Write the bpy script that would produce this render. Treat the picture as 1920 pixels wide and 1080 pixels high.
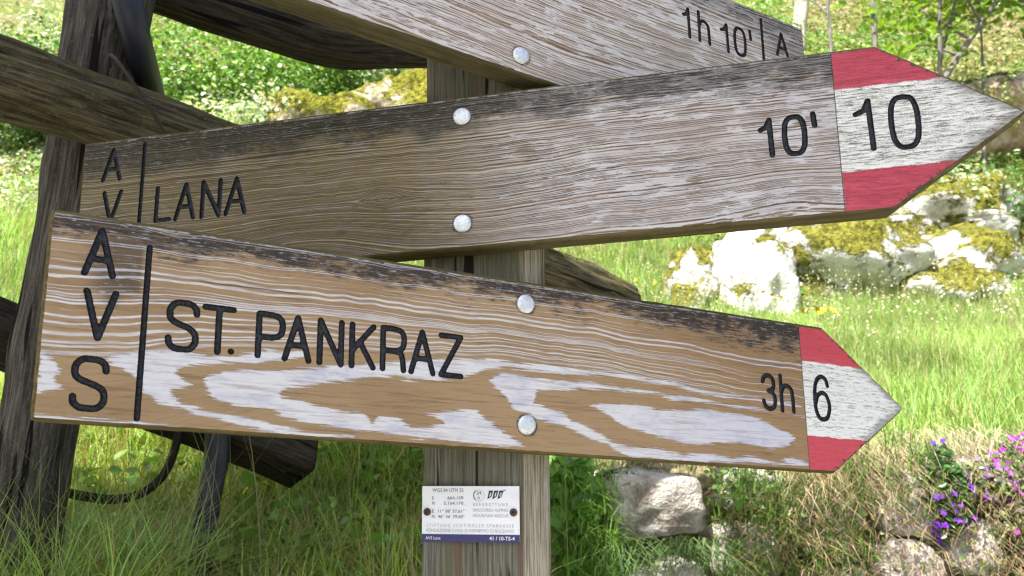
import bpy, math, random
import numpy as np
from mathutils import Vector, Matrix, noise as mnoise

for o in list(bpy.data.objects): bpy.data.objects.remove(o)
scene = bpy.context.scene
COL = scene.collection
rng = np.random.default_rng(7)
random.seed(7)

# ------------------------------------------------------------------ camera
cam_d = bpy.data.cameras.new('camera'); cam = bpy.data.objects.new('camera', cam_d); COL.objects.link(cam)
cam_d.sensor_width = 36.0; cam_d.lens = 27.19; cam_d.clip_start = 0.02; cam_d.clip_end = 500
right = Vector((0.99993, 0.00212, -0.01150)); up = Vector((0.01169, -0.18146, 0.98333)); fwd = right.cross(up) * -1
cam.matrix_world = Matrix(((right.x, up.x, -fwd.x, 0), (right.y, up.y, -fwd.y, 0), (right.z, up.z, -fwd.z, 1.55), (0, 0, 0, 1)))
cam_d.dof.use_dof = True; cam_d.dof.focus_distance = 0.86; cam_d.dof.aperture_fstop = 11.0
scene.camera = cam

# ------------------------------------------------------------------ world, sun, exposure
SUN_EL, SUN_AZ = math.radians(54), math.radians(214)     # azimuth clockwise from +Y: behind the viewer, to the left
world = bpy.data.worlds.new('World'); scene.world = world; world.use_nodes = True
wn = world.node_tree.nodes; wl = world.node_tree.links
for n in list(wn): wn.remove(n)
sky = wn.new('ShaderNodeTexSky'); sky.sky_type = 'NISHITA'; sky.sun_disc = False
sky.sun_elevation = SUN_EL; sky.sun_rotation = SUN_AZ; sky.air_density = 1.0; sky.dust_density = 2.5; sky.ozone_density = 1.0
bg = wn.new('ShaderNodeBackground'); bg.inputs['Strength'].default_value = 0.10
wo = wn.new('ShaderNodeOutputWorld'); wl.new(sky.outputs[0], bg.inputs[0]); wl.new(bg.outputs[0], wo.inputs[0])
sun_d = bpy.data.lights.new('sun', 'SUN'); sun_d.energy = 5.0; sun_d.angle = math.radians(0.55); sun_d.color = (1.0, 0.955, 0.88)
sun = bpy.data.objects.new('sun', sun_d); COL.objects.link(sun)
SUNV = Vector((math.sin(SUN_AZ) * math.cos(SUN_EL), math.cos(SUN_AZ) * math.cos(SUN_EL), math.sin(SUN_EL)))
sun.rotation_euler = SUNV.to_track_quat('Z', 'Y').to_euler()
scene.view_settings.view_transform = 'Standard'; scene.view_settings.look = 'None'
scene.view_settings.exposure = 1.45; scene.view_settings.gamma = 1.0; scene.view_settings.use_curve_mapping = False
scene.cycles.filter_width = 1.3; scene.cycles.max_bounces = 6; scene.cycles.diffuse_bounces = 3; scene.cycles.glossy_bounces = 2; scene.cycles.transmission_bounces = 3

# ------------------------------------------------------------------ object helpers
def tag(o, label=None, cat=None, group=None, kind=None):
    if label: o['label'] = label
    if cat: o['category'] = cat
    if group: o['group'] = group
    if kind: o['kind'] = kind
    return o
def empty(name, loc=(0, 0, 0), rz=0.0):
    o = bpy.data.objects.new(name, None); COL.objects.link(o); o.location = loc; o.rotation_euler = (0, 0, rz)
    o.empty_display_size = 0.05
    return o
def link(name, me, mat=None, parent=None):
    o = bpy.data.objects.new(name, me); COL.objects.link(o)
    if mat is not None and len(me.materials) == 0: me.materials.append(mat)
    if parent is not None: o.parent = parent
    return o
def mesh_np(name, V, F, attrs=None, smooth=True):
    """V (n,3); F = list of int arrays, each (m,k)."""
    if isinstance(F, np.ndarray): F = [F]
    me = bpy.data.meshes.new(name); V = np.asarray(V, np.float32)
    me.vertices.add(len(V)); me.vertices.foreach_set('co', V.ravel())
    F = [np.asarray(f, np.int32) for f in F if len(f)]
    nl = sum(f.size for f in F); npoly = sum(len(f) for f in F)
    me.loops.add(nl); me.polygons.add(npoly)
    me.loops.foreach_set('vertex_index', np.concatenate([f.ravel() for f in F]))
    starts = []; s = 0
    for f in F:
        k = f.shape[1]; starts.append(s + np.arange(len(f)) * k); s += f.size
    me.polygons.foreach_set('loop_start', np.concatenate(starts).astype(np.int32))
    me.polygons.foreach_set('use_smooth', np.full(npoly, smooth, bool))
    me.update(calc_edges=True)
    for nm, arr in (attrs or {}).items():
        arr = np.asarray(arr, np.float32)
        if arr.ndim == 1:
            a = me.attributes.new(nm, 'FLOAT', 'POINT'); a.data.foreach_set('value', arr)
        elif arr.shape[1] == 3:
            a = me.attributes.new(nm, 'FLOAT_VECTOR', 'POINT'); a.data.foreach_set('vector', arr.ravel())
    return me
def mesh_py(name, V, polys, smooth=True, attrs=None):
    me = bpy.data.meshes.new(name); me.from_pydata([tuple(v) for v in V], [], polys); me.update()
    me.polygons.foreach_set('use_smooth', np.full(len(me.polygons), smooth, bool))
    for nm, arr in (attrs or {}).items():
        a = me.attributes.new(nm, 'FLOAT_VECTOR', 'POINT'); a.data.foreach_set('vector', np.asarray(arr, np.float32).ravel())
    return me
def smooth01(x): x = np.clip(x, 0, 1); return x * x * (3 - 2 * x)
def vnoise(x, y, seed=0):
    """cheap smooth value noise in numpy, about -1..1"""
    xi = np.floor(x).astype(np.int64); yi = np.floor(y).astype(np.int64); fx = smooth01(x - xi); fy = smooth01(y - yi)
    def h(a, b):
        n = (a * 374761393 + b * 668265263 + seed * 974711) & 0x7fffffff
        n = ((n ^ (n >> 13)) * 1274126177) & 0x7fffffff
        return (n & 0xffff) / 32767.5 - 1
    return (h(xi, yi) * (1 - fx) + h(xi + 1, yi) * fx) * (1 - fy) + (h(xi, yi + 1) * (1 - fx) + h(xi + 1, yi + 1) * fx) * fy
def catmull(P, n):
    P = np.asarray(P, float); Q = np.vstack([2 * P[0] - P[1], P, 2 * P[-1] - P[-2]]); out = []
    for i in range(1, len(Q) - 2):
        t = np.linspace(0, 1, n, endpoint=False)[:, None]
        a, b, c, d = Q[i - 1], Q[i], Q[i + 1], Q[i + 2]
        out.append(0.5 * (2 * b + (c - a) * t + (2 * a - 5 * b + 4 * c - d) * t ** 2 + (3 * b - a - 3 * c + d) * t ** 3))
    out.append(Q[-2][None]); return np.vstack(out)

# ------------------------------------------------------------------ shader helper
class NT:
    def __init__(s, name):
        s.m = bpy.data.materials.new(name); s.m.use_nodes = True; s.t = s.m.node_tree; s.n = s.t.nodes; s.l = s.t.links
        s.p = s.n['Principled BSDF']; s.out = s.n['Material Output']
    def new(s, k, **kw):
        n = s.n.new(k)
        for a, b in kw.items(): setattr(n, a, b)
        return n
    def put(s, sock, v):
        if isinstance(v, bpy.types.NodeSocket): s.l.new(v, sock)
        elif v is not None:
            if isinstance(v, tuple) and len(v) == 3 and sock.type == 'RGBA': v = (*v, 1)
            sock.default_value = v
    def math(s, op, a, b=None, c=None, clamp=False):
        n = s.new('ShaderNodeMath', operation=op, use_clamp=clamp)
        for i, v in enumerate((a, b, c)):
            if v is not None: s.put(n.inputs[i], v)
        return n.outputs[0]
    def add(s, a, b): return s.math('ADD', a, b)
    def sub(s, a, b): return s.math('SUBTRACT', a, b)
    def mul(s, a, b): return s.math('MULTIPLY', a, b)
    def step(s, v, lo, hi, a=0.0, b=1.0):
        n = s.new('ShaderNodeMapRange', interpolation_type='SMOOTHSTEP')
        for i, q in enumerate((v, lo, hi, a, b)): s.put(n.inputs[i], q)
        return n.outputs[0]
    def mix(s, f, a, b, mode='MIX'):
        n = s.new('ShaderNodeMix', data_type='RGBA', blend_type=mode); s.put(n.inputs[0], f); s.put(n.inputs[6], a); s.put(n.inputs[7], b)
        return n.outputs[2]
    def attr(s, name, out='Fac'):
        n = s.new('ShaderNodeAttribute', attribute_name=name); return n.outputs[out]
    def vmul(s, v, k):
        n = s.new('ShaderNodeVectorMath', operation='MULTIPLY'); s.put(n.inputs[0], v); s.put(n.inputs[1], k); return n.outputs[0]
    def vadd(s, v, k):
        n = s.new('ShaderNodeVectorMath', operation='ADD'); s.put(n.inputs[0], v); s.put(n.inputs[1], k); return n.outputs[0]
    def xyz(s, v):
        n = s.new('ShaderNodeSeparateXYZ'); s.put(n.inputs[0], v); return n.outputs
    def noise(s, v, scale=1.0, detail=3.0, rough=0.55, dist=0.0):
        n = s.new('ShaderNodeTexNoise'); s.put(n.inputs['Vector'], v); s.put(n.inputs['Scale'], scale)
        n.inputs['Detail'].default_value = detail; n.inputs['Roughness'].default_value = rough; n.inputs['Distortion'].default_value = dist
        return n.outputs['Fac']
    def noise1(s, w, scale=1.0, detail=2.0):
        n = s.new('ShaderNodeTexNoise', noise_dimensions='1D'); s.put(n.inputs['W'], w); s.put(n.inputs['Scale'], scale); n.inputs['Detail'].default_value = detail
        return n.outputs['Fac']
    def obj(s): return s.new('ShaderNodeTexCoord').outputs['Object']
    def pos(s): return s.new('ShaderNodeNewGeometry').outputs['Position']
    def nrm(s): return s.new('ShaderNodeNewGeometry').outputs['True Normal']
    def bump(s, h, strength=0.4, dist=0.002):
        n = s.new('ShaderNodeBump'); n.inputs['Strength'].default_value = strength; n.inputs['Distance'].default_value = dist; s.put(n.inputs['Height'], h)
        s.l.new(n.outputs[0], s.p.inputs['Normal'])
    def fin(s, col=None, rough=0.8, spec=0.3, metal=0.0):
        s.put(s.p.inputs['Base Color'], col); s.put(s.p.inputs['Roughness'], rough)
        s.put(s.p.inputs['Specular IOR Level'], spec); s.put(s.p.inputs['Metallic'], metal)
        return s.m
def simple(name, col, rough=0.7, spec=0.3, metal=0.0):
    return NT(name).fin(col, rough, spec, metal)

def mat_leaf(name, trans=0.4, rough=0.55, spec=0.25):
    """foliage: colour from the per-leaf attribute, light passes partly through"""
    t = NT(name); c = t.attr('tint', 'Vector')
    t.fin(c, rough, spec)
    tr = t.new('ShaderNodeBsdfTranslucent'); cc = t.mix(1.0, c, (1.25, 1.25, 0.6), 'MULTIPLY'); t.put(tr.inputs[0], cc)
    mx = t.new('ShaderNodeMixShader'); mx.inputs[0].default_value = trans
    t.l.new(t.p.outputs[0], mx.inputs[1]); t.l.new(tr.outputs[0], mx.inputs[2]); t.l.new(mx.outputs[0], t.out.inputs[0])
    return t.m
M_GRASS = mat_leaf('grass_blades', 0.4); M_LEAF = mat_leaf('broad_leaves', 0.35, 0.38, 0.5); M_DRY = mat_leaf('dry_grass', 0.2, 0.8, 0.1)
M_PETAL = mat_leaf('petals', 0.35, 0.6, 0.1)

def mat_wood_log(name, dark, light, moss, moss_amt=0.5, bstr=0.7):
    t = NT(name); v = t.attr('uvw', 'Vector')
    g = t.noise(t.vmul(v, (9, 190, 190)), 1, 6, 0.75); b = t.noise(t.vmul(v, (7, 25, 25)), 1, 4)
    cr = t.noise(t.vmul(v, (2.6, 70, 70)), 1, 2, 0.4, 0.6); crack = t.step(cr, 0.33, 0.37); lich = t.noise(v, 170, 5, 0.75)
    c = t.mix(t.step(g, 0.36, 0.74), dark, light); c = t.mix(t.mul(t.step(b, 0.45, 0.7), 0.5), c, tuple(x * 0.5 for x in dark))
    c = t.mix(t.mul(t.step(lich, 0.56, 0.66), 0.35), c, tuple(x * 1.25 for x in light))
    c = t.mix(crack, tuple(x * 0.25 for x in dark), c)
    nz = t.xyz(t.nrm())[2]; mm = t.mul(t.step(t.add(t.mul(nz, 0.5), t.noise(v, 28, 4)), 0.62, 0.95), moss_amt)
    c = t.mix(mm, c, moss)
    t.bump(t.add(t.add(t.mul(g, 0.6), t.mul(crack, 0.8)), t.mul(t.noise(v, 300, 2), 0.3)), bstr, 0.006)
    return t.fin(c, 0.9, 0.15)
M_RAIL = mat_wood_log('rail_wood', (0.030, 0.024, 0.013), (0.21, 0.175, 0.11), (0.085, 0.076, 0.014), 0.85)
M_RAILD = mat_wood_log('dark_rail_wood', (0.014, 0.011, 0.009), (0.075, 0.061, 0.044), (0.06, 0.055, 0.02), 0.4)
M_FPOST = mat_wood_log('fence_post_wood', (0.030, 0.026, 0.022), (0.165, 0.148, 0.128), (0.05, 0.055, 0.02), 0.3)

def mat_rock(name, base, pale, moss, moss_lo=0.5, sc=1.0):
    t = NT(name); p = t.obj(); n1 = t.noise(p, 6 * sc, 6, 0.65); n2 = t.noise(p, 30 * sc, 4, 0.6); n3 = t.noise(t.vadd(p, (3, 1, 7)), 3.2 * sc, 5, 0.6)
    c = t.mix(t.step(n1, 0.35, 0.62), base, pale); c = t.mix(t.mul(t.step(n2, 0.55, 0.75), 0.6), c, tuple(x * 0.35 for x in base))
    nz = t.xyz(t.nrm())[2]; n4 = t.noise(p, 45 * sc, 4, 0.7); mk = t.step(t.add(t.add(n3, t.mul(nz, 0.16)), t.mul(t.sub(n4, 0.5), 0.22)), moss_lo, moss_lo + 0.09)
    mc = t.mix(t.step(t.noise(p, 26 * sc, 5, 0.7), 0.35, 0.65), tuple(x * 0.3 for x in moss), tuple(min(1, x * 1.55) for x in moss))
    c = t.mix(mk, c, mc)
    t.bump(t.add(t.add(n1, t.mul(n2, 0.5)), t.mul(mk, t.noise(p, 70 * sc, 3))), 0.8, 0.05)
    return t.fin(c, 0.92, 0.15)
M_ROCK = mat_rock('pale_rock', (0.50, 0.48, 0.46), (0.76, 0.75, 0.73), (0.15, 0.15, 0.025), 0.575)
M_ROCKM = mat_rock('mossy_rock', (0.40, 0.38, 0.34), (0.72, 0.71, 0.68), (0.17, 0.165, 0.026), 0.445)
M_STONE = mat_rock('wall_stone', (0.25, 0.21, 0.17), (0.56, 0.52, 0.47), (0.07, 0.085, 0.02), 0.68, 2.2)

# ------------------------------------------------------------------ ground
LY = [-40, -3, 0.2, 0.8, 1.25, 1.8, 4, 6, 10, 16, 26, 60, 140]; LZ = [-3, 0, 0.1, 0.72, 1.10, 1.24, 2.5, 3.85, 7.0, 12.3, 21, 30, 34]
RY = [-40, -3, 1.9, 2.26, 2.44, 2.8, 5.0, 5.7, 10, 16, 26, 60, 140]; RZ = [-3, 0, 0.15, 0.3, 1.44, 1.58, 2.22, 2.62, 6.7, 12.5, 21, 30, 34]
def ground(x, y):
    x = np.asarray(x, float); y = np.asarray(y, float); k = smooth01((x + 0.08) / 0.32)
    z = np.interp(y, LY, LZ) * (1 - k) + np.interp(y, RY, RZ) * k
    far = smooth01((y - 2.6) / 3)
    return z + vnoise(x * 1.1, y * 1.1, 1) * 0.12 * far + vnoise(x * 3.3, y * 3.3, 2) * (0.018 + 0.05 * far) + vnoise(x * 9, y * 9, 3) * 0.012
def axis(parts):
    return np.unique(np.concatenate([np.arange(a, b, s) for a, b, s in parts]))
gx = axis([(-90, -10, 8), (-10, -3, 0.4), (-3, 4, 0.07), (4, 10, 0.3), (10, 95, 8)]); gy = axis([(-40, -3, 4), (-3, 0.4, 0.3), (0.4, 7, 0.07), (7, 20, 0.3), (20, 141, 6)])
GX, GY = np.meshgrid(gx, gy); GZ = ground(GX, GY); nx, ny = len(gx), len(gy)
idx = np.arange(nx * ny).reshape(ny, nx); GF = np.stack([idx[:-1, :-1], idx[:-1, 1:], idx[1:, 1:], idx[1:, :-1]], -1).reshape(-1, 4)
t = NT('hillside_soil'); p = t.pos(); n1 = t.noise(p, 1.6, 5); n2 = t.noise(p, 14, 5, 0.65)
c = t.mix(t.step(n1, 0.4, 0.62), (0.17, 0.24, 0.05), (0.33, 0.26, 0.16)); c = t.mix(t.step(n2, 0.35, 0.7), (0.08, 0.09, 0.03), c)
t.bump(n2, 0.8, 0.05); M_SOIL = t.fin(c, 0.95, 0.1)
g = link('ground', mesh_np('ground', np.stack([GX, GY, GZ], -1).reshape(-1, 3), GF), M_SOIL); tag(g, kind='structure')
# unseen gravel path the viewer stands on, added to bounce neutral light onto the boards, 1 cm above the ground sheet
px_, py_ = np.meshgrid(np.arange(-7, 7.01, 0.1), np.arange(-2.8, 1.81, 0.1)); pk = np.arange(px_.size).reshape(px_.shape); PF = np.stack([pk[:-1, :-1], pk[:-1, 1:], pk[1:, 1:], pk[1:, :-1]], -1).reshape(-1, 4)
cx_ = px_.ravel()[PF].mean(1); cy_ = py_.ravel()[PF].mean(1); PF = PF[(cy_ < 0.25) | ((cx_ > 0.35) & (cy_ < 1.75))]
t = NT('pale_gravel'); p = t.pos(); n1 = t.noise(p, 60, 5, 0.7); t.bump(n1, 0.8, 0.02); M_GRAVEL = t.fin(t.mix(n1, (0.34, 0.32, 0.30), (0.56, 0.54, 0.52)), 0.95, 0.1)
g = link('path', mesh_np('path', np.stack([px_, py_, ground(px_, py_) + 0.02], -1).reshape(-1, 3), PF), M_GRAVEL); tag(g, kind='structure')

# ------------------------------------------------------------------ plant primitives
def vary(base, n, amt=0.25, hue=0.08):
    base = np.asarray(base); k = 1 + rng.uniform(-amt, amt, (n, 1)); h = 1 + rng.uniform(-hue, hue, (n, 3)); return np.clip(base[None] * k * h, 0.003, 1)
def blades(P, h, bend, width, tint, az=None, k=4, tiptint=None, droop=0.0):
    n = len(P); az = rng.uniform(0, 2 * np.pi, n) if az is None else az
    d = np.stack([np.cos(az), np.sin(az), np.zeros(n)], -1)
    sa = az + np.pi / 2 + rng.uniform(-0.9, 0.9, n); s = np.stack([np.cos(sa), np.sin(sa), np.zeros(n)], -1)
    V = np.zeros((n, k + 1, 2, 3)); T = np.zeros((n, k + 1, 2, 3)); tt = np.linspace(0, 1, k + 1)
    tip = tint if tiptint is None else tiptint
    for i, q in enumerate(tt):
        zc = h * q * (1 - 0.45 * np.minimum(bend, 1.4) * q) - droop * h * q ** 2
        c = P + d * (h * bend * q ** 2)[:, None]; c[:, 2] += zc
        w = (width * 0.5 * (1 - q ** 1.8 * 0.94))[:, None]
        V[:, i, 0] = c - s * w; V[:, i, 1] = c + s * w
        T[:, i, :] = (tint * (1 - q) * 0.85 + tip * (q * 0.85 + 0.15))[:, None] if tiptint is not None else tint[:, None]
    b = (np.arange(n) * (k + 1) * 2)[:, None, None]; i = np.arange(k)[None, :, None] * 2
    F = (b + i + np.array([0, 1, 3, 2])[None, None]).reshape(-1, 4)
    return V.reshape(-1, 3), F, T.reshape(-1, 3)
def leaves(P, size, tint, nrm=None, jitter=0.8, aspect=0.6, fold=0.25):
    """one leaf = 6 vertices, 2 quads folded on the midrib, pointed at both ends"""
    n = len(P); N = rng.normal(size=(n, 3)) * jitter + (np.array([0, 0, 1.0]) if nrm is None else nrm); N /= np.linalg.norm(N, axis=1, keepdims=True)
    A = np.cross(N, rng.normal(size=(n, 3))); A /= np.linalg.norm(A, axis=1, keepdims=True) + 1e-9; B = np.cross(N, A)
    s = np.asarray(size)[:, None] if np.ndim(size) else np.full((n, 1), size)
    w = s * aspect * 0.5
    V = np.stack([P - A * s * 0.5, P - A * s * 0.12 + B * w + N * w * fold, P + A * s * 0.22 + B * w * 0.8 + N * w * fold, P + A * s * 0.5, P + A * s * 0.22 - B * w * 0.8 + N * w * fold, P - A * s * 0.12 - B * w + N * w * fold], 1)
    b = (np.arange(n) * 6)[:, None]; F = np.concatenate([b + np.array([[0, 1, 2, 3]]), b + np.array([[0, 3, 4, 5]])])
    return V.reshape(-1, 3), F, np.repeat(tint, 6, 0)
def cat(parts):
    V, F, T, o = [], [], [], 0
    for v, f, t_ in parts: V.append(v); F.append(f + o); T.append(t_); o += len(v)
    return np.vstack(V), np.vstack(F), np.vstack(T)
def plant_obj(name, parts, mat, parent=None, smooth=False):
    V, F, T = cat(parts) if isinstance(parts, list) else parts
    return link(name, mesh_np(name, V, F, {'tint': T}, smooth), mat, parent)
def scatter(n, x0, x1, y0, y1, keep=None):
    x = rng.uniform(x0, x1, n); y = rng.uniform(y0, y1, n)
    if keep is not None:
        k = keep(x, y); x, y = x[k], y[k]
    return np.stack([x, y, ground(x, y)], -1)
def tube(path, rad, sides=10, uv=True, seed=0, rough=0.0, squash=None, cap=True):
    """swept tube with uneven radius; returns V, polys, uvw"""
    P = np.asarray(path, float); n = len(P); rad = np.broadcast_to(np.asarray(rad, float), (n,))
    T = np.gradient(P, axis=0); T /= np.linalg.norm(T, axis=1, keepdims=True)
    ref = np.array([0, 0, 1.0]) if abs(T[0][2]) < 0.8 else np.array([0, 1.0, 0])
    V, U = [], []; S = np.concatenate([[0], np.cumsum(np.linalg.norm(np.diff(P, axis=0), axis=1))])
    for i in range(n):
        a = np.cross(T[i], ref); a /= np.linalg.norm(a); b = np.cross(a, T[i])
        for j in range(sides):
            th = 2 * np.pi * j / sides; r = rad[i]
            if squash: r *= squash(th)
            if rough: r *= 1 + rough * 0.55 * mnoise.noise(Vector((S[i] * 3 + seed, math.cos(th) * 7, math.sin(th) * 7))) + rough * mnoise.noise(Vector((S[i] * 7 + seed * 9, math.cos(th) * 1.6, math.sin(th) * 1.6 + seed)))
            V.append(P[i] + (a * math.cos(th) + b * math.sin(th)) * r); U.append((S[i], math.cos(th) * r, math.sin(th) * r))
    polys = [(i * sides + j, i * sides + (j + 1) % sides, (i + 1) * sides + (j + 1) % sides, (i + 1) * sides + j) for i in range(n - 1) for j in range(sides)]
    if cap: polys += [tuple(range(sides))[::-1], tuple((n - 1) * sides + j for j in range(sides))]
    return V, polys, U
def blob(name, loc, dim, mat, seed, sub=4, rough=0.35, parent=None, rot=(0, 0, 0), flat=0.0):
    """an angular boulder: icosphere pushed about by layered noise"""
    import bmesh
    bm = bmesh.new(); bmesh.ops.create_icosphere(bm, subdivisions=sub, radius=1.0)
    for v in bm.verts:
        q = v.co.copy(); d = mnoise.noise(q * 1.1 + Vector((seed * 3.7, 0, 0))) * rough + mnoise.noise(q * 2.6 + Vector((0, seed * 5.1, 0))) * rough * 0.5 + mnoise.noise(q * 6.5 + Vector((0, 0, seed))) * rough * 0.22
        cell = mnoise.cell(q * 1.7 + Vector((seed, seed, 0))) * rough * 0.12
        q = q * (1 + d + cell)
        if flat > 0:
            m = (abs(v.co.x) ** 7 + abs(v.co.y) ** 7 + abs(v.co.z) ** 7) ** (1 / 7); q = q.lerp(v.co / max(m, 1e-3) * (0.92 + d * 0.55), flat)
        v.co = Vector((q.x * dim[0], q.y * dim[1], q.z * dim[2]))
    me = bpy.data.meshes.new(name); bm.to_mesh(me); bm.free()
    me.polygons.foreach_set('use_smooth', np.ones(len(me.polygons), bool))
    o = link(name, me, mat, parent); o.location = loc; o.rotation_euler = rot
    return o

# ------------------------------------------------------------------ boulders on the slope
def boulder(label, loc, dim, mat, seed, rot=(0, 0, 0), rough=0.42, flat=0.25, sub=5):
    o = blob('boulder', loc, dim, mat, seed, sub, rough, None, rot, flat); return tag(o, label, 'boulder', 'boulders on the slope')
boulder('big bleached white boulder above the flowering meadow, right of post', (1.74, 5.45, 2.50), (0.38, 0.36, 0.50), M_ROCK, 3, (0.1, 0.15, 0.4))
boulder('smaller white boulder left of the bleached boulder, streaked with moss', (1.30, 5.5, 2.52), (0.24, 0.3, 0.34), M_ROCKM, 5, (0, 0.2, 0.2))
boulder('broad mossy boulder right of the bleached white boulder', (2.42, 5.6, 2.58), (0.62, 0.46, 0.44), M_ROCKM, 8, (0, 0.1, 0.1))
boulder('pale low rock at the right edge above the meadow', (3.20, 5.7, 2.56), (0.62, 0.46, 0.42), M_ROCKM, 11, (0, 0.1, 0.6))
boulder('mossy rock hump under the right arrow tip', (3.75, 6.4, 3.15), (0.7, 0.5, 0.42), M_ROCKM, 14, (0, 0, 0.3))
M_MOSS = mat_rock('moss_cushion', (0.30, 0.25, 0.18), (0.55, 0.48, 0.38), (0.19, 0.185, 0.022), 0.40)
boulder('moss covered rock seen between the fence rail and upper board', (-1.30, 5.25, 3.52), (0.55, 0.42, 0.38), M_MOSS, 17, (0, 0.12, 0))
boulder('moss covered rock just left of the sign post', (-0.70, 5.4, 3.66), (0.48, 0.4, 0.44), M_MOSS, 21, (0, -0.1, 0.5))
boulder('bare earthy rock on the slope at the upper right edge', (4.75, 7.4, 4.55), (0.55, 0.5, 0.42), mat_rock('earthy_rock', (0.34, 0.24, 0.17), (0.60, 0.48, 0.40), (0.12, 0.13, 0.03), 0.62), 25, (0, 0, 0.2))

# ------------------------------------------------------------------ overgrown dry stone wall
wall = empty('dry_stone_wall', (1.3, 2.4, 0.3)); tag(wall, 'overgrown dry stone wall of pale blocks below the meadow at lower right', 'wall')
def wstone(x, z, w, h, dep=0.14, y=None, seed=0, rz=0.0, ry=0.0):
    y = 2.40 - 0.02 * 0 if y is None else y
    o = blob('stone', (x - 1.3, y - 2.4, z - 0.3), (w * 0.5, dep, h * 0.5), M_STONE, seed + 40, 4, 0.34, wall, (0, ry, rz), 0.82); return o
stones = [(0.40, 1.335, 0.34, 0.20, 2.36, 0.04), (0.395, 1.10, 0.32, 0.17, 2.33, -0.06), (0.17, 1.20, 0.16, 0.16, 2.42, 0.1), (0.13, 1.38, 0.14, 0.14, 2.46, 0), (0.66, 1.20, 0.22, 0.18, 2.40, 0), (0.70, 1.37, 0.20, 0.14, 2.44, 0.1),
          (0.92, 1.27, 0.24, 0.2, 2.42, -0.1), (1.14, 1.325, 0.22, 0.19, 2.40, 0.05), (1.12, 1.165, 0.20, 0.15, 2.37, 0.0), (1.33, 1.21, 0.2, 0.17, 2.42, 0.15), (0.90, 1.10, 0.22, 0.13, 2.38, 0), (1.38, 1.38, 0.22, 0.16, 2.46, 0), (1.58, 1.26, 0.24, 0.2, 2.44, 0.1), (1.60, 1.08, 0.26, 0.15, 2.40, 0), (1.85, 1.32, 0.25, 0.2, 2.46, 0), (1.85, 1.14, 0.22, 0.16, 2.42, 0), (2.12, 1.25, 0.26, 0.22, 2.46, 0), (2.4, 1.3, 0.26, 0.22, 2.46, 0)]
for i, (x, z, w, h, y, ry) in enumerate(stones): wstone(x, z, w, h, 0.13, y + 0.02, i, 0, ry)
k = 18
for row, z in enumerate((0.93, 0.76, 0.59, 0.42)):
    x = 0.12 + 0.09 * (row % 2)
    while x < 2.6:
        w = random.uniform(0.18, 0.30); wstone(x + w / 2, z, w * 1.02, 0.18, 0.13, 2.36 - 0.02 * row, k, 0, random.uniform(-.05, .05)); x += w; k += 1

# ------------------------------------------------------------------ saplings on the upper slope
def sapling(label, base, top, r, leaves_n, leafcol, crown_r=0.7, curve=0.15, twigs=7, low=0.45, bark=0):
    base = np.array([base[0], base[1], 0.0]); base[2] = float(ground(base[0], base[1])) - 0.1; top = np.array(top, float)
    root = empty('young_tree', tuple(base)); tag(root, label, 'tree', 'young trees on the upper slope')
    mid = (base + top) / 2 + np.array([curve, 0, 0]); path = catmull([base, mid, top], 9)
    V, F, U = [], [], []
    def addt(pth, rad):
        v, f, u_ = tube(pth, rad, 8, True, random.random() * 9, 0.25); o_ = len(V); V.extend(np.array(v) - base); U.extend(u_); F.extend([tuple(i + o_ for i in q) for q in f])
    r *= 1.1; addt(path, np.linspace(r, r * 0.35, len(path))); tips = []
    for i in range(twigs):
        s = random.uniform(low, 0.98); p = path[int(s * (len(path) - 1))]; az = random.uniform(0, 2 * math.pi); L = crown_r * random.uniform(0.5, 1.1)
        e = p + np.array([math.cos(az) * L, math.sin(az) * L, L * random.uniform(0.3, 0.9)]); m = (p + e) / 2 + np.array([0, 0, 0.08]); addt(catmull([p, m, e], 5), np.linspace(r * 0.4, r * 0.12, 11)); tips += [e, m, (m + e) / 2]
    link('trunk', mesh_py('trunk', V, F, True, {'uvw': U}), M_BARK[bark], root)
    if leaves_n:
        T = np.array(tips); P = T[rng.integers(0, len(T), leaves_n)] + rng.normal(size=(leaves_n, 3)) * crown_r * np.array([.30, .30, .16]) - base
        tone = 0.7 + 0.5 * rng.random(leaves_n)
        plant_obj('crown', leaves(P, rng.uniform(0.05, 0.10, leaves_n), vary(leafcol, leaves_n, 0.35, 0.12) * tone[:, None], None, 0.55, 0.62), M_LEAF, root)
    return root
M_BARK = [mat_wood_log('grey_bark', (0.11, 0.10, 0.09), (0.36, 0.335, 0.31), (0.09, 0.10, 0.03), 0.3), mat_wood_log('pale_birch_bark', (0.34, 0.29, 0.25), (0.68, 0.64, 0.60), (0.15, 0.12, 0.07), 0.3)]
GREEN = (0.24, 0.38, 0.04)
# base x,y ; top ; one entry per stem seen in the upper right corner
sapling('slim grey sapling just right of the upper board', (3.10, 7.0), (3.15, 7.0, 7.0), 0.026, 0, GREEN, 0.4, 0.02, 3)
sapling('pale stem standing above the red tip of the middle board', (3.50, 7.0), (3.66, 7.1, 7.4), 0.034, 495, GREEN, 0.7, 0.03, 7, 0.7)
sapling('slender curved stem, first right of the pale stem', (3.75, 6.5), (4.15, 6.5, 6.8), 0.024, 770, GREEN, 0.7, -0.03, 8, 0.72)
sapling('slender stem leaning right, second right of the pale stem', (3.60, 6.7), (4.75, 6.8, 6.8), 0.022, 825, GREEN, 0.7, -0.05, 8, 0.68)
sapling('strongly leaning grey trunk above the white arrow tip', (3.05, 6.5), (5.05, 6.5, 6.1), 0.036, 1430, GREEN, 0.8, -0.10, 11, 0.6)
sapling('thin dark sapling farthest right, full of bright leaves', (4.55, 6.6), (5.0, 6.6, 6.6), 0.017, 1320, GREEN, 0.8, 0.03, 12, 0.62)
sapling('thin sapling behind the leaning trunk', (4.32, 6.8), (4.55, 6.8, 6.8), 0.015, 1100, GREEN, 0.8, 0.05, 10, 0.66)
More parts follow.
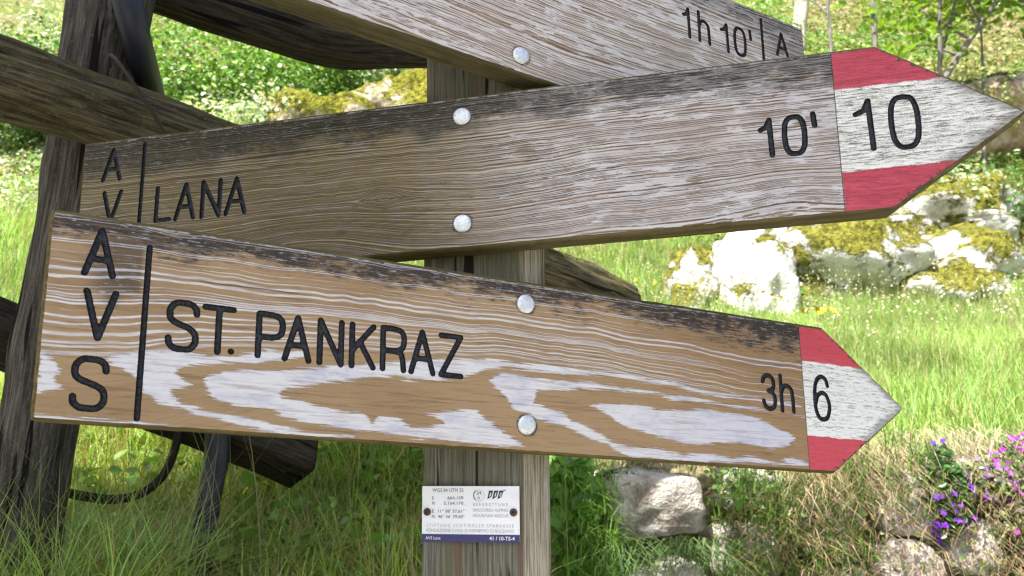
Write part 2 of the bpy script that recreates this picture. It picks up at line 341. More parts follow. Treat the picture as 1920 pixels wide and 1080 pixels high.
sapling('thick mottled pale trunk above the end of the upper board', (3.05, 8.0), (3.75, 8.2, 9.2), 0.095, 0, GREEN, 0.6, 0.05, 3, 0.8, 1)
sapling('sapling with a low leafy crown at the upper right corner', (5.4, 7.4), (5.5, 7.4, 7.4), 0.03, 1760, GREEN, 1.0, 0.05, 14, 0.55)

# ------------------------------------------------------------------ shrubs
def shrub(label, x, y, r, h, n, colr, leaf=(0.022, 0.05), lift=0.0):
    z = float(ground(x, y)) - 0.05 + lift; root = empty('leafy_shrub', (x, y, z)); tag(root, label, 'shrub', 'shrubs on the slope')
    V, F, U, tips = [], [], [], []
    for i in range(12):
        az = random.uniform(0, 2 * math.pi); L = r * random.uniform(0.4, 1.0); e = np.array([math.cos(az) * L, math.sin(az) * L, h * random.uniform(0.4, 1.0)]); m = e * np.array([.4, .4, .6])
        v, f, u_ = tube(catmull([(0, 0, 0), m, e], 4), np.linspace(0.011, 0.003, 9), 5); o_ = len(V); V += list(v); U += list(u_); F += [tuple(q + o_ for q in k) for k in f]; tips += [m, e, (m + e) / 2, e * np.array([1.1, 1.1, .8])]
    link('stem', mesh_py('stem', V, F, True, {'uvw': U}), M_BARK[0], root)
    T = np.array(tips); P = T[rng.integers(0, len(T), n)] + rng.normal(size=(n, 3)) * r * 0.24; P = P[P[:, 2] > 0]; n = len(P)
    nrm = P / (np.linalg.norm(P, axis=1, keepdims=True) + 1e-6) * 0.5 + np.array([0, -0.35, 0.7])
    plant_obj('foliage', leaves(P, rng.uniform(*leaf, n), vary(colr, n, 0.6, 0.18), nrm, 0.75, 0.7), M_LEAF, root)
DK = (0.10, 0.19, 0.045); MD = (0.17, 0.31, 0.055); LT = (0.30, 0.42, 0.10); GY = (0.42, 0.49, 0.31)
shrub('dark leafed shrub in the upper left corner', -3.7, 6.0, 0.7, 0.9, 9000, DK)
shrub('pale green shrub in the upper left corner behind the dark one', -4.3, 6.4, 0.9, 1.1, 9000, GY)
shrub('bright green shrub behind the fence post top', -2.5, 6.0, 0.7, 0.9, 10000, MD)
shrub('pale leafed shrub right of the fence post', -2.0, 5.2, 0.5, 0.55, 8000, GY)
shrub('low pale shrub beside the moss covered rock', -1.05, 4.85, 0.22, 0.22, 1800, GY)
shrub('dark shrub high on the slope behind the dark rail', -1.5, 6.8, 0.8, 1.0, 9000, MD)
shrub('pale shrub high on the slope above the mossy rock', -0.8, 6.9, 0.6, 0.6, 7000, GY)
shrub('green shrub left of the post between rail and rock', -0.15, 6.6, 0.45, 0.5, 4600, DK)
shrub('leafy shrub behind the white boulder', 2.6, 7.0, 0.8, 0.7, 5200, MD)
shrub('green shrub above the end of the upper board', 2.9, 8.6, 0.8, 0.9, 5200, MD)
shrub('bright shrub at the foot of the young trees', 4.2, 7.5, 0.8, 0.8, 5600, LT)
shrub('dark green shrub right of the arrow tip', 4.3, 6.2, 0.55, 0.7, 4200, DK)
shrub('pale flowering shrub between arrow tip and mossy boulder', 3.3, 6.2, 0.5, 0.5, 3800, GY)

# ------------------------------------------------------------------ ground cover on the far slope
P = scatter(95000, -6.5, 9, 5.2, 15, lambda x, y: ~((x > -0.1) & (x < 1.5) & (y < 8))); n = len(P); P[:, 2] += rng.random(n) * 0.10
pat = vnoise(P[:, 0] * 1.3, P[:, 1] * 1.3, 41); colr = np.where((pat > 0.25)[:, None], np.array(LT), np.where((pat < -0.28)[:, None], np.array((0.38, 0.36, 0.17)), np.array(MD)))
o = plant_obj('slope_ground_cover', leaves(P, rng.uniform(0.035, 0.085, n), colr * vary((1, 1, 1), n, 0.5, 0.1), np.array([0, -0.5, 0.8]), 0.6, 0.6), M_LEAF); tag(o, 'mixed low leaves covering the far slope', 'ground cover', kind='stuff')
# leaf litter and low leaves on the left bank behind the fence
P = scatter(18000, -4.5, 0.2, 4.6, 6.4); n = len(P); P[:, 2] += rng.random(n) * 0.12
o = plant_obj('bank_ground_cover', leaves(P, rng.uniform(0.018, 0.045, n), vary(GY, n, 0.6, 0.2), np.array([0, -0.4, 0.8]), 0.6, 0.6), M_LEAF); tag(o, 'small pale leaves covering the bank behind the fence', 'ground cover', kind='stuff')

# ------------------------------------------------------------------ meadow grass
def meadow(n, x0, x1, y0, y1, hmin, hmax, col0, width, keep=None, bend=(0.1, 0.7)):
    P = scatter(n, x0, x1, y0, y1, keep); n = len(P); k = 0.75 + 0.25 * vnoise(P[:, 0] * 2.2, P[:, 1] * 2.2, 51)
    h = rng.uniform(hmin, hmax, n) * k; P[:, 2] -= 0.01
    tint = vary(col0, n, 0.45, 0.14) * (1 + 0.28 * vnoise(P[:, 0] * 1.7, P[:, 1] * 1.7, 61) + 0.15 * vnoise(P[:, 0] * 5, P[:, 1] * 5, 62))[:, None]; dry = rng.random(n) < 0.17; tint[dry] = vary((0.44, 0.37, 0.20), dry.sum(), 0.2)
    return blades(P, h, rng.uniform(*bend, n), rng.uniform(*width, n), tint, None, 4)
G1c, G2c = (0.30, 0.45, 0.13), (0.26, 0.38, 0.09)
parts = [meadow(40000, 0.15, 3.4, 2.46, 4.1, 0.10, 0.28, G1c, (0.003, 0.007)), meadow(42000, 0.1, 4.4, 4.0, 5.4, 0.08, 0.22, G1c, (0.003, 0.006)), meadow(14000, 0.0, 7.0, 5.4, 9.0, 0.10, 0.28, G2c, (0.004, 0.010)), meadow(9000, -0.1, 1.6, 5.2, 7.5, 0.12, 0.3, G1c, (0.004, 0.008))]
st = scatter(1500, 0.3, 4.2, 2.9, 5.5); n = len(st); parts.append(blades(st, rng.uniform(0.26, 0.46, n), rng.uniform(0.05, 0.4, n), rng.uniform(0.0015, 0.0028, n), vary((0.34, 0.36, 0.16), n, 0.25), None, 4))
o = plant_obj('meadow_grass', parts, M_GRASS); tag(o, 'sunlit green meadow grass above the wall', 'grass', kind='stuff')
# pale seed heads of the meadow
hd = st + np.stack([rng.normal(size=n) * 0.03, rng.normal(size=n) * 0.03, rng.uniform(0.24, 0.40, n)], -1); hd = np.repeat(hd, 3, 0) + rng.normal(size=(3 * n, 3)) * np.array([.004, .004, .02])
o = plant_obj('grass_seed_heads', leaves(hd, rng.uniform(0.009, 0.016, len(hd)), vary((0.50, 0.46, 0.33), len(hd), 0.25), None, 0.8, 0.68), M_DRY); tag(o, 'pale seed heads floating over the sunlit meadow', 'grass', kind='stuff')
parts = [meadow(34000, -4.2, 0.2, 2.3, 4.6, 0.10, 0.30, G1c, (0.003, 0.0065)), meadow(7000, -4.4, 0.4, 4.5, 6.5, 0.08, 0.22, G1c, (0.004, 0.008))]
o = plant_obj('bank_grass', parts, M_GRASS); tag(o, 'bright grass on the bank behind the fence', 'grass', kind='stuff')
# long shaded grass round the fence and below the lowest board
NC = (0.31, 0.44, 0.13)
parts = [meadow(20000, -1.7, 0.06, 1.40, 2.6, 0.14, 0.38, (0.36, 0.47, 0.11), (0.002, 0.0048), lambda x, y: ~((x > -0.74) & (x < -0.50) & (y < 1.64)), (0.15, 0.9)),
         meadow(9000, -1.35, -0.40, 1.12, 1.50, 0.28, 0.62, NC, (0.0020, 0.0046), lambda x, y: x < -0.62 - (1.45 - y) * 0.3, (0.2, 1.1)), meadow(3200, -0.5, 0.08, 1.9, 2.5, 0.2, 0.42, (0.20, 0.34, 0.06), (0.003, 0.006), None, (0.2, 0.8))]
st = scatter(110, -1.2, -0.45, 1.1, 1.6); n = len(st); parts.append(blades(st, rng.uniform(0.45, 0.68, n), rng.uniform(0.2, 0.9, n), rng.uniform(0.0015, 0.0026, n), vary((0.20, 0.22, 0.09), n, 0.3), None, 7))
P = scatter(2600, -1.3, 0.05, 1.4, 2.5); n = len(P); parts.append(blades(P, rng.uniform(0.1, 0.32, n), rng.uniform(0.3, 1.2, n), rng.uniform(0.002, 0.004, n), vary((0.34, 0.26, 0.12), n, 0.3), None, 4))
o = plant_obj('long_grass', parts, M_GRASS); tag(o, 'long shaded grass growing round the fence post', 'grass', kind='stuff')
P = scatter(2600, -1.4, 0.05, 1.5, 2.5); n = len(P); P[:, 2] += rng.random(n) * 0.16
o = plant_obj('weed_leaves', leaves(P, rng.uniform(0.02, 0.055, n), vary((0.16, 0.28, 0.05), n, 0.35, 0.15), None, 0.6, 0.65), M_LEAF); tag(o, 'small weed leaves among the long shaded grass', 'weeds', kind='stuff')
# growth on the stone wall
def wallpts(n, x0, x1, z0, z1, y0=2.22, y1=2.36): return np.stack([rng.uniform(x0, x1, n), rng.uniform(y0, y1, n), rng.uniform(z0, z1, n)], -1)
P = np.vstack([wallpts(190, 0.06, 0.22, 1.34, 1.49, 2.20, 2.34), wallpts(60, 0.06, 0.20, 1.08, 1.34, 2.20, 2.34)]); n = len(P)
iv = leaves(P, rng.uniform(0.022, 0.075, n), vary((0.19, 0.37, 0.06), n, 0.5, 0.18), np.array([0, -0.9, 0.5]), 0.5, 0.95)
o = plant_obj('climbing_leaves', iv, M_LEAF); tag(o, 'round bright green leaves climbing the wall right of the post', 'climber')
def tuft(P, hmin, hmax, col0, w=(0.002, 0.0045), bend=(0.3, 1.3), droop=0.3, az=None):
    n = len(P); return blades(P, rng.uniform(hmin, hmax, n), rng.uniform(*bend, n), rng.uniform(*w, n), vary(col0, n, 0.35, 0.12), (rng.normal(-1.57, 0.9, n) if az is None else az), 4, None, droop)
GW = (0.14, 0.25, 0.05)
ws = [tuft(wallpts(1900, 0.58, 1.0, 1.05, 1.45), 0.05, 0.15, GW), tuft(wallpts(1500, 0.06, 0.28, 1.02, 1.40, 2.18, 2.34), 0.08, 0.2, (0.20, 0.36, 0.07)), tuft(wallpts(320, 0.22, 0.56, 1.16, 1.24, 2.21, 2.24), 0.06, 0.15, (0.14, 0.22, 0.08), (0.0025, 0.005), (0.5, 1.6), 0.7), tuft(wallpts(900, 1.5, 2.6, 1.05, 1.4), 0.05, 0.14, (0.14, 0.19, 0.05)), tuft(wallpts(320, 0.95, 1.2, 1.3, 1.5), 0.06, 0.16, GW)]
o = plant_obj('wall_grass', ws, M_GRASS); tag(o, 'green grass tufts sprouting from the stone wall', 'grass', kind='stuff')
P = wallpts(2600, 0.55, 2.5, 1.05, 1.45, 2.24, 2.36); n = len(P)
o = plant_obj('wall_herbs', leaves(P, rng.uniform(0.010, 0.028, n), vary((0.12, 0.17, 0.05), n, 0.45, 0.2), np.array([0, -0.8, 0.5]), 0.7, 0.6), M_LEAF); tag(o, 'tiny leaved herbs covering the stone wall', 'herbs', kind='stuff')
DC = (0.52, 0.41, 0.28)
ds = [tuft(wallpts(1500, 0.80, 1.14, 1.34, 1.50, 2.28, 2.44), 0.05, 0.15, DC, (0.0014, 0.003), (0.4, 1.5), 0.8), tuft(wallpts(2600, 1.15, 2.5, 1.36, 1.52, 2.36, 2.52), 0.07, 0.18, (0.55, 0.46, 0.33), (0.0014, 0.003), (0.4, 1.4), 0.7), tuft(wallpts(1300, 1.35, 2.5, 1.05, 1.3, 2.26, 2.36), 0.06, 0.16, (0.48, 0.36, 0.22), (0.0014, 0.003), (0.4, 1.5), 0.6), tuft(wallpts(1500, 0.72, 2.4, 1.05, 1.42, 2.17, 2.27), 0.04, 0.13, (0.40, 0.29, 0.18), (0.0014, 0.003), (0.4, 1.6), 0.7), tuft(wallpts(700, 0.6, 1.0, 1.05, 1.35), 0.05, 0.14, (0.30, 0.20, 0.12), (0.0014, 0.003), (0.4, 1.5), 0.5), tuft(wallpts(260, 0.22, 0.55, 1.40, 1.48, 2.30, 2.42), 0.05, 0.10, DC, (0.0014, 0.003), (0.4, 1.3), 0.6)]
o = plant_obj('dry_wall_grass', ds, M_DRY); tag(o, 'bleached dry grass hanging over the stone wall', 'dry grass', kind='stuff')

# ------------------------------------------------------------------ flowers
def flower_mesh(P, size, tint):
    """five-petalled blossoms"""
    n = len(P); N = rng.normal(size=(n, 3)) * 0.35 + np.array([0, -0.75, 0.55]); N /= np.linalg.norm(N, axis=1, keepdims=True); A = np.cross(N, rng.normal(size=(n, 3))); A /= np.linalg.norm(A, axis=1, keepdims=True); B = np.cross(N, A); out = []
    for k in range(5):
        th = 2 * np.pi * k / 5; D = A * np.cos(th) + B * np.sin(th); S = B * np.cos(th) - A * np.sin(th); s = size[:, None]
        V = np.stack([P, P + D * s * 0.35 + S * s * 0.2 + N * s * 0.1, P + D * s * 0.55 + N * s * 0.06, P + D * s * 0.35 - S * s * 0.2 + N * s * 0.1], 1); F = np.arange(4 * n).reshape(n, 4); out.append((V.reshape(-1, 3), F, np.repeat(tint, 4, 0)))
    return cat(out)
def cushion(label, c, r, nleaf, nflow, fcol, lcol):
    root = empty('flower_cushion', c); tag(root, label, 'flowers'); 
    d = rng.normal(size=(nleaf, 3)); d /= np.linalg.norm(d, axis=1, keepdims=True); P = d * np.array(r) * rng.uniform(0.5, 1.0, (nleaf, 1)); P = P[P[:, 1] < r[1] * 0.4]; n = len(P)
    plant_obj('foliage', leaves(P, rng.uniform(0.012, 0.03, n), vary(lcol, n, 0.4, 0.15), np.array([0, -0.6, 0.6]), 0.7, 0.6), M_LEAF, root)
    d = rng.normal(size=(nflow, 3)); d[:, 1] = -np.abs(d[:, 1]); d /= np.linalg.norm(d, axis=1, keepdims=True); P = d * np.array(r) * rng.uniform(0.98, 1.12, (nflow, 1))
    plant_obj('blossoms', flower_mesh(P, rng.uniform(0.013, 0.022, nflow), vary(fcol, nflow, 0.3, 0.12)), M_PETAL, root)
cushion('blue violet flower cushion on the wall, below the lowest arrow tip', (1.24, 2.32, 1.36), (0.08, 0.07, 0.14), 1100, 34, (0.22, 0.05, 0.55), (0.06, 0.13, 0.03))
cushion('magenta flower cushion on the wall at the right edge', (1.53, 2.36, 1.42), (0.13, 0.08, 0.10), 800, 75, (0.44, 0.03, 0.52), (0.14, 0.19, 0.07))
cushion('sparse magenta flower cushion lower on the wall at the right edge', (1.47, 2.30, 1.27), (0.10, 0.06, 0.07), 520, 24, (0.46, 0.05, 0.50), (0.16, 0.20, 0.08))
cushion('pale lilac flower cushion between the violet and magenta cushions', (1.37, 2.34, 1.385), (0.09, 0.06, 0.07), 620, 30, (0.38, 0.14, 0.56), (0.20, 0.23, 0.10))
YM = simple('yellow_petals', (0.78, 0.55, 0.01), 0.6, 0.2); GM = simple('flower_stem', (0.12, 0.2, 0.03), 0.7, 0.2)
def yflower_meshes():
    V, F = [], []
    for k in range(9):
        th = 2 * math.pi * k / 9; d = Vector((math.cos(th), math.sin(th), 0)); s = Vector((-d.y, d.x, 0)); o_ = len(V)
        V += [Vector((0, 0, 0)), d * 0.5 + s * 0.19 + Vector((0, 0, .1)), d + Vector((0, 0, .05)), d * 0.5 - s * 0.19 + Vector((0, 0, .1))]; F.append((o_, o_ + 1, o_ + 2, o_ + 3))
    o_ = len(V); V += [Vector((math.cos(2 * math.pi * k / 8) * .3, math.sin(2 * math.pi * k / 8) * .3, .12)) for k in range(8)] + [Vector((0, 0, .2))]; F += [(o_ + k, o_ + (k + 1) % 8, o_ + 8) for k in range(8)]
    bl = mesh_py('blossom', V, F, False); bl.materials.append(YM)
    v, f, _ = tube([(0, 0, -1), (0.01, 0, -0.5), (0, 0, 0)], 0.008, 5); sm_ = mesh_py('stem', v, f, True); sm_.materials.append(GM); return bl, sm_
YB, YS = yflower_meshes()
def yflower(x, y, h, s, label, group):
    z = float(ground(x, y)); r = empty('yellow_flower', (x, y, z)); tag(r, label, 'flower', group)
    b = bpy.data.objects.new('blossom', YB); COL.objects.link(b); b.parent = r; b.location = (0, 0, h); b.scale = (s, s, s); b.rotation_euler = (random.uniform(0.5, 1.1), random.uniform(-.4, .4), random.uniform(0, 6))
    q = bpy.data.objects.new('stem', YS); COL.objects.link(q); q.parent = r; q.location = (0, 0, h); q.scale = (0.3, 0.3, h)
for x, y, h, wd in ((1.61, 4.05, .24, 'second from left'), (1.66, 4.1, .22, 'third from left'), (1.60, 4.2, .20, 'leftmost'), (1.70, 4.05, .235, 'rightmost')): yflower(x, y, h, 0.036, wd + ' of four large yellow flowers above the red tip of lowest board', 'clump of yellow flowers')
for i in range(26): yflower(random.uniform(0.5, 1.75), random.uniform(4.3, 5.2), random.uniform(0.20, 0.32), random.uniform(0.013, 0.02), 'small yellow flower in the meadow below the white boulders', 'scattered yellow meadow flowers')
yflower(-0.60, 1.78, 0.20, 0.013, 'small yellow flower in the grass right of the dark pipe', None); yflower(0.135, 2.12, 1.06, 0.013, 'small yellow flower beside the climbing leaves on the wall', None)

# ------------------------------------------------------------------ broad tree behind the viewer that shades the signs
def shade_tree():
    base = np.array([-3.0, -3.4, float(ground(-3.0, -3.4)) - 0.1]); root = empty('shade_tree', tuple(base)); tag(root, 'broad leafy tree behind the viewer that shades the arrow boards', 'tree')
    cen = np.array([-0.15, 1.14, 1.65]) + np.array(SUNV) * 6.2
    V, F, U = [], [], []
    def addt(pth, rad):
        v, f, u_ = tube(pth, rad, 12, True, random.random() * 9, 0.2); o_ = len(V); V.extend(np.array(v) - base); U.extend(u_); F.extend([tuple(i + o_ for i in q) for q in f])
    top = cen + np.array([-0.2, -0.3, -0.2]); addt(catmull([base, base * 0.5 + top * 0.5 + np.array([-.2, 0, .2]), top], 9), np.linspace(0.22, 0.08, 19)); tips = []
    for i in range(46):
        d = rng.normal(size=3); d[2] *= 0.5; d /= np.linalg.norm(d); e = cen + d * np.array([1.15, 0.92, 0.75]) * rng.uniform(0.25, 1.0); s = top - np.array([0, 0, rng.uniform(0, 1.2)]); m = (s + e) / 2 + np.array([0, 0, .15]); addt(catmull([s, m, e], 4), np.linspace(0.045, 0.012, 9)); tips += [e, (m + e) / 2, m]
    link('trunk', mesh_py('trunk', V, F, True, {'uvw': U}), M_BARK[0], root)
    T = np.array(tips); n = 26000; P = T[rng.integers(0, len(T), n)] + rng.normal(size=(n, 3)) * 0.15 - base
    plant_obj('crown', leaves(P, rng.uniform(0.09, 0.15, n), vary((0.09, 0.17, 0.03), n, 0.3), None, 0.7, 0.65), M_LEAF, root)
shade_tree()

# ------------------------------------------------------------------ fence
def log(name, label, pts, r0, r1, mat, seed, sq=None, n=22, sides=52, rough=0.17):
    P = catmull(pts, n); base = P[0].copy(); v, f, u_ = tube(P - base, np.linspace(r0, r1, len(P)), sides, True, seed, rough, sq)
    me = mesh_py(name, v, f, True, {'uvw': u_}); o = link(name, me, mat); o.location = tuple(base); tag(o, label, name.split('_')[-1]); return o
groove = lambda th: 1 - 0.22 * math.exp(-((math.atan2(math.sin(th - 0.42), math.cos(th - 0.42))) / 0.07) ** 2)
log('fence_post', 'leaning weathered round fence post at the left edge', [(-0.915, 1.46, 0.9), (-0.842, 1.388, 1.521), (-0.768, 1.315, 1.916), (-0.700, 1.244, 2.303), (-0.655, 1.20, 2.56)], 0.059, 0.067, M_FPOST, 2, None, 16)
RAIL_A = log('fence_rail', 'long mossy fence rail running behind the middle board, split end right of post', [(-1.02, 0.78, 2.09), (-0.758, 1.073, 2.075), (-0.24, 1.655, 2.02), (0.20, 2.15, 1.965), (0.345, 2.31, 1.935)], 0.0625, 0.050, M_RAIL, 3, groove, 16)
P = catmull([(-1.02, 0.78, 2.09), (-0.758, 1.073, 2.075), (-0.24, 1.655, 2.02), (0.20, 2.15, 1.965), (0.335, 2.30, 1.937)], 400); n = 5200; q = rng.integers(0, len(P), n); th = rng.normal(1.65, 0.42, n)
rr = np.linspace(0.0615, 0.049, len(P))[q]; keep = vnoise(q * 0.03, th * 2, 77) + 0.5 * vnoise(q * 0.11, th * 5, 78) > -0.15; dv = np.array([0.667, 0.745, 0]); sv = np.array([0.745, -0.667, 0])
mp = (P[q] + sv * (np.cos(th) * rr)[:, None] + np.array([0, 0, 1.0]) * (np.sin(th) * rr)[:, None])[keep]; ml = plant_obj('moss', leaves(mp - np.array([-1.02, 0.78, 2.09]), rng.uniform(0.003, 0.009, len(mp)), vary((0.105, 0.092, 0.022), len(mp), 0.5, 0.2), None, 0.9, 0.6), M_DRY, RAIL_A)
log('fence_rail', 'dark round fence rail crossing the top behind the upper board', [(-1.15, 1.13, 2.47), (-0.835, 1.281, 2.434), (-0.539, 1.423, 2.385), (-0.381, 1.525, 2.378), (-0.187, 1.621, 2.415), (0.18, 1.78, 2.44)], 0.056, 0.056, M_RAILD, 4)
beam = lambda th: 1.0 / max(abs(math.cos(th - 0.5)) ** 14 + abs(math.sin(th - 0.5)) ** 14, 1e-6) ** (1 / 14) * 0.84
log('fence_rail', 'low squared fence rail ending below the lowest board', [(-1.20, 1.16, 1.86), (-0.941, 1.411, 1.735), (-0.731, 1.615, 1.62), (-0.485, 1.830, 1.487)], 0.054, 0.060, M_RAILD, 5, beam, 22, 64, 0.07)
t = NT('black_plastic_pipe'); M_PIPE = t.fin(t.mix(t.noise(t.obj(), 30, 4), (0.010, 0.011, 0.020), (0.026, 0.028, 0.046)), 0.45, 0.4)
P = catmull([(-0.646, 1.149, 2.33), (-0.627, 1.195, 2.215), (-0.668, 1.382, 2.14), (-0.651, 1.5, 1.965), (-0.622, 1.572, 1.737), (-0.612, 1.625, 1.522), (-0.620, 1.615, 1.397), (-0.645, 1.60, 1.0)], 9)
v, f, u_ = tube(P - P[0], 0.0235, 18); o = link('plastic_pipe', mesh_py('plastic_pipe', v, f, True, {'uvw': u_}), M_PIPE); o.location = tuple(P[0]); tag(o, 'bent blue black plastic pipe running down beside the fence post', 'pipe')
M_WIRE = simple('rusty_wire', (0.05, 0.035, 0.028), 0.7, 0.3, 0.3)
P = catmull([(-0.655, 1.18, 2.145), (-0.622, 1.125, 2.135), (-0.585, 1.135, 2.085), (-0.560, 1.185, 2.03), (-0.560, 1.24, 1.985), (-0.565, 1.26, 1.93)], 8)
v, f, u_ = tube(P - P[0], 0.0032, 8); o = link('binding_wire', mesh_py('binding_wire', v, f, True, {'uvw': u_}), M_WIRE); o.location = tuple(P[0]); tag(o, 'thin rusty wire wound over the mossy fence rail', 'wire')
P = catmull([(-0.690, 1.62, 1.64), (-0.693, 1.614, 1.52), (-0.721, 1.595, 1.451), (-0.775, 1.548, 1.428), (-0.85, 1.47, 1.45)], 9)
v, f, u_ = tube(P - P[0], 0.0085, 8, True, 1, 0.3); o = link('dead_vine', mesh_py('dead_vine', v, f, True, {'uvw': u_}), M_RAILD); o.location = tuple(P[0]); tag(o, 'dark curved dead vine hanging below the lowest board beside the pipe', 'vine')

# ------------------------------------------------------------------ trail signs
ARR = (0.0106, 0.8411, 1.6208)          # front arris of the sign post
GL = {
 'A': [[(0, 0), (.5, 1), (1, 0)], [(.2, .34), (.8, .34)]], 'V': [[(0, 1), (.5, 0), (1, 1)]], 'T': [[(0, 1), (1, 1)], [(.5, 1), (.5, 0)]],
 'N': [[(0, 0), (0, 1), (1, 0), (1, 1)]], 'K': [[(0, 0), (0, 1)], [(1, 1), (0, .36)], [(.36, .6), (1, 0)]], 'Z': [[(0, 1), (1, 1), (0, 0), (1, 0)]],
 'L': [[(0, 1), (0, 0), (1, 0)]], '1': [[(0, .74), (.55, .80), (.9, 1), (1, 0)]], "'": [[(0, 1), (1, 0)]], '.': [[(.5, .5), (.5, .501)]],
 '|': [[(.5, 1), (.5, 0)]]}
def sm(P): return [tuple(q) for q in catmull(P, 5)]
S_ = sm([(1, .78), (.96, .90), (.78, .985), (.5, 1), (.22, .985), (.04, .88), (0, .755), (.06, .63), (.25, .56), (.5, .51), (.75, .455), (.94, .37), (1, .245), (.96, .12), (.78, .015), (.5, 0), (.22, .015), (.04, .10), (0, .22)])
BOWL = [(0, 1), (.55, 1)] + sm([(.55, 1), (.85, .955), (1, .84), (1, .62), (.85, .5), (.55, .45)]) + [(0, .45)]
GL['S'] = [S_]; GL['P'] = [[(0, 0), (0, 1)], BOWL]; GL['R'] = [[(0, 0), (0, 1)], BOWL, sm([(.55, .45), (.84, .41), (.94, .28), (1, 0)])]
GL['h'] = [[(0, 0), (0, 1)], sm([(0, .5), (.2, .68), (.55, .72), (.88, .63), (.97, .45), (1, 0)])]
GL['0'] = [sm([(.5, 1), (.22, .965), (.05, .8), (0, .5), (.05, .2), (.22, .035), (.5, 0), (.78, .035), (.95, .2), (1, .5), (.95, .8), (.78, .965), (.5, 1)])]
GL['6'] = [sm([(.98, .80), (.88, .94), (.6, 1), (.3, .94), (.08, .75), (0, .45), (.05, .18), (.25, .03), (.52, 0), (.82, .06), (1, .26), (.98, .42), (.82, .57), (.52, .62), (.22, .54), (.06, .38)])]
GL['3'] = [sm([(0, .80), (.14, .94), (.48, 1), (.82, .93), (.94, .77), (.84, .6), (.45, .54)]) + sm([(.45, .54), (.86, .46), (1, .27), (.86, .07), (.5, 0), (.14, .06), (0, .22)])]

def seg_dist(A, W, p, q):
    d = np.array(q) - np.array(p); L = d @ d; t_ = np.clip(((A - p[0]) * d[0] + (W - p[1]) * d[1]) / max(L, 1e-12), 0, 1)
    return np.hypot(A - p[0] - t_ * d[0], W - p[1] - t_ * d[1])
def poly_sd(A, W, P):
    """signed distance to polygon, positive inside"""
    sh = A.shape; A = A.ravel(); W = W.ravel(); d = np.full(A.shape, 9.0); ins = np.zeros(A.shape, bool)
    for i in range(len(P)):
        p, q = P[i], P[(i + 1) % len(P)]; d = np.minimum(d, seg_dist(A, W, p, q))
        if p[1] != q[1]:
            c_ = ((p[1] > W) != (q[1] > W)) & (A < (q[0] - p[0]) * (W - p[1]) / (q[1] - p[1]) + p[0]); ins ^= c_
    return np.where(ins, d, -d).reshape(sh)

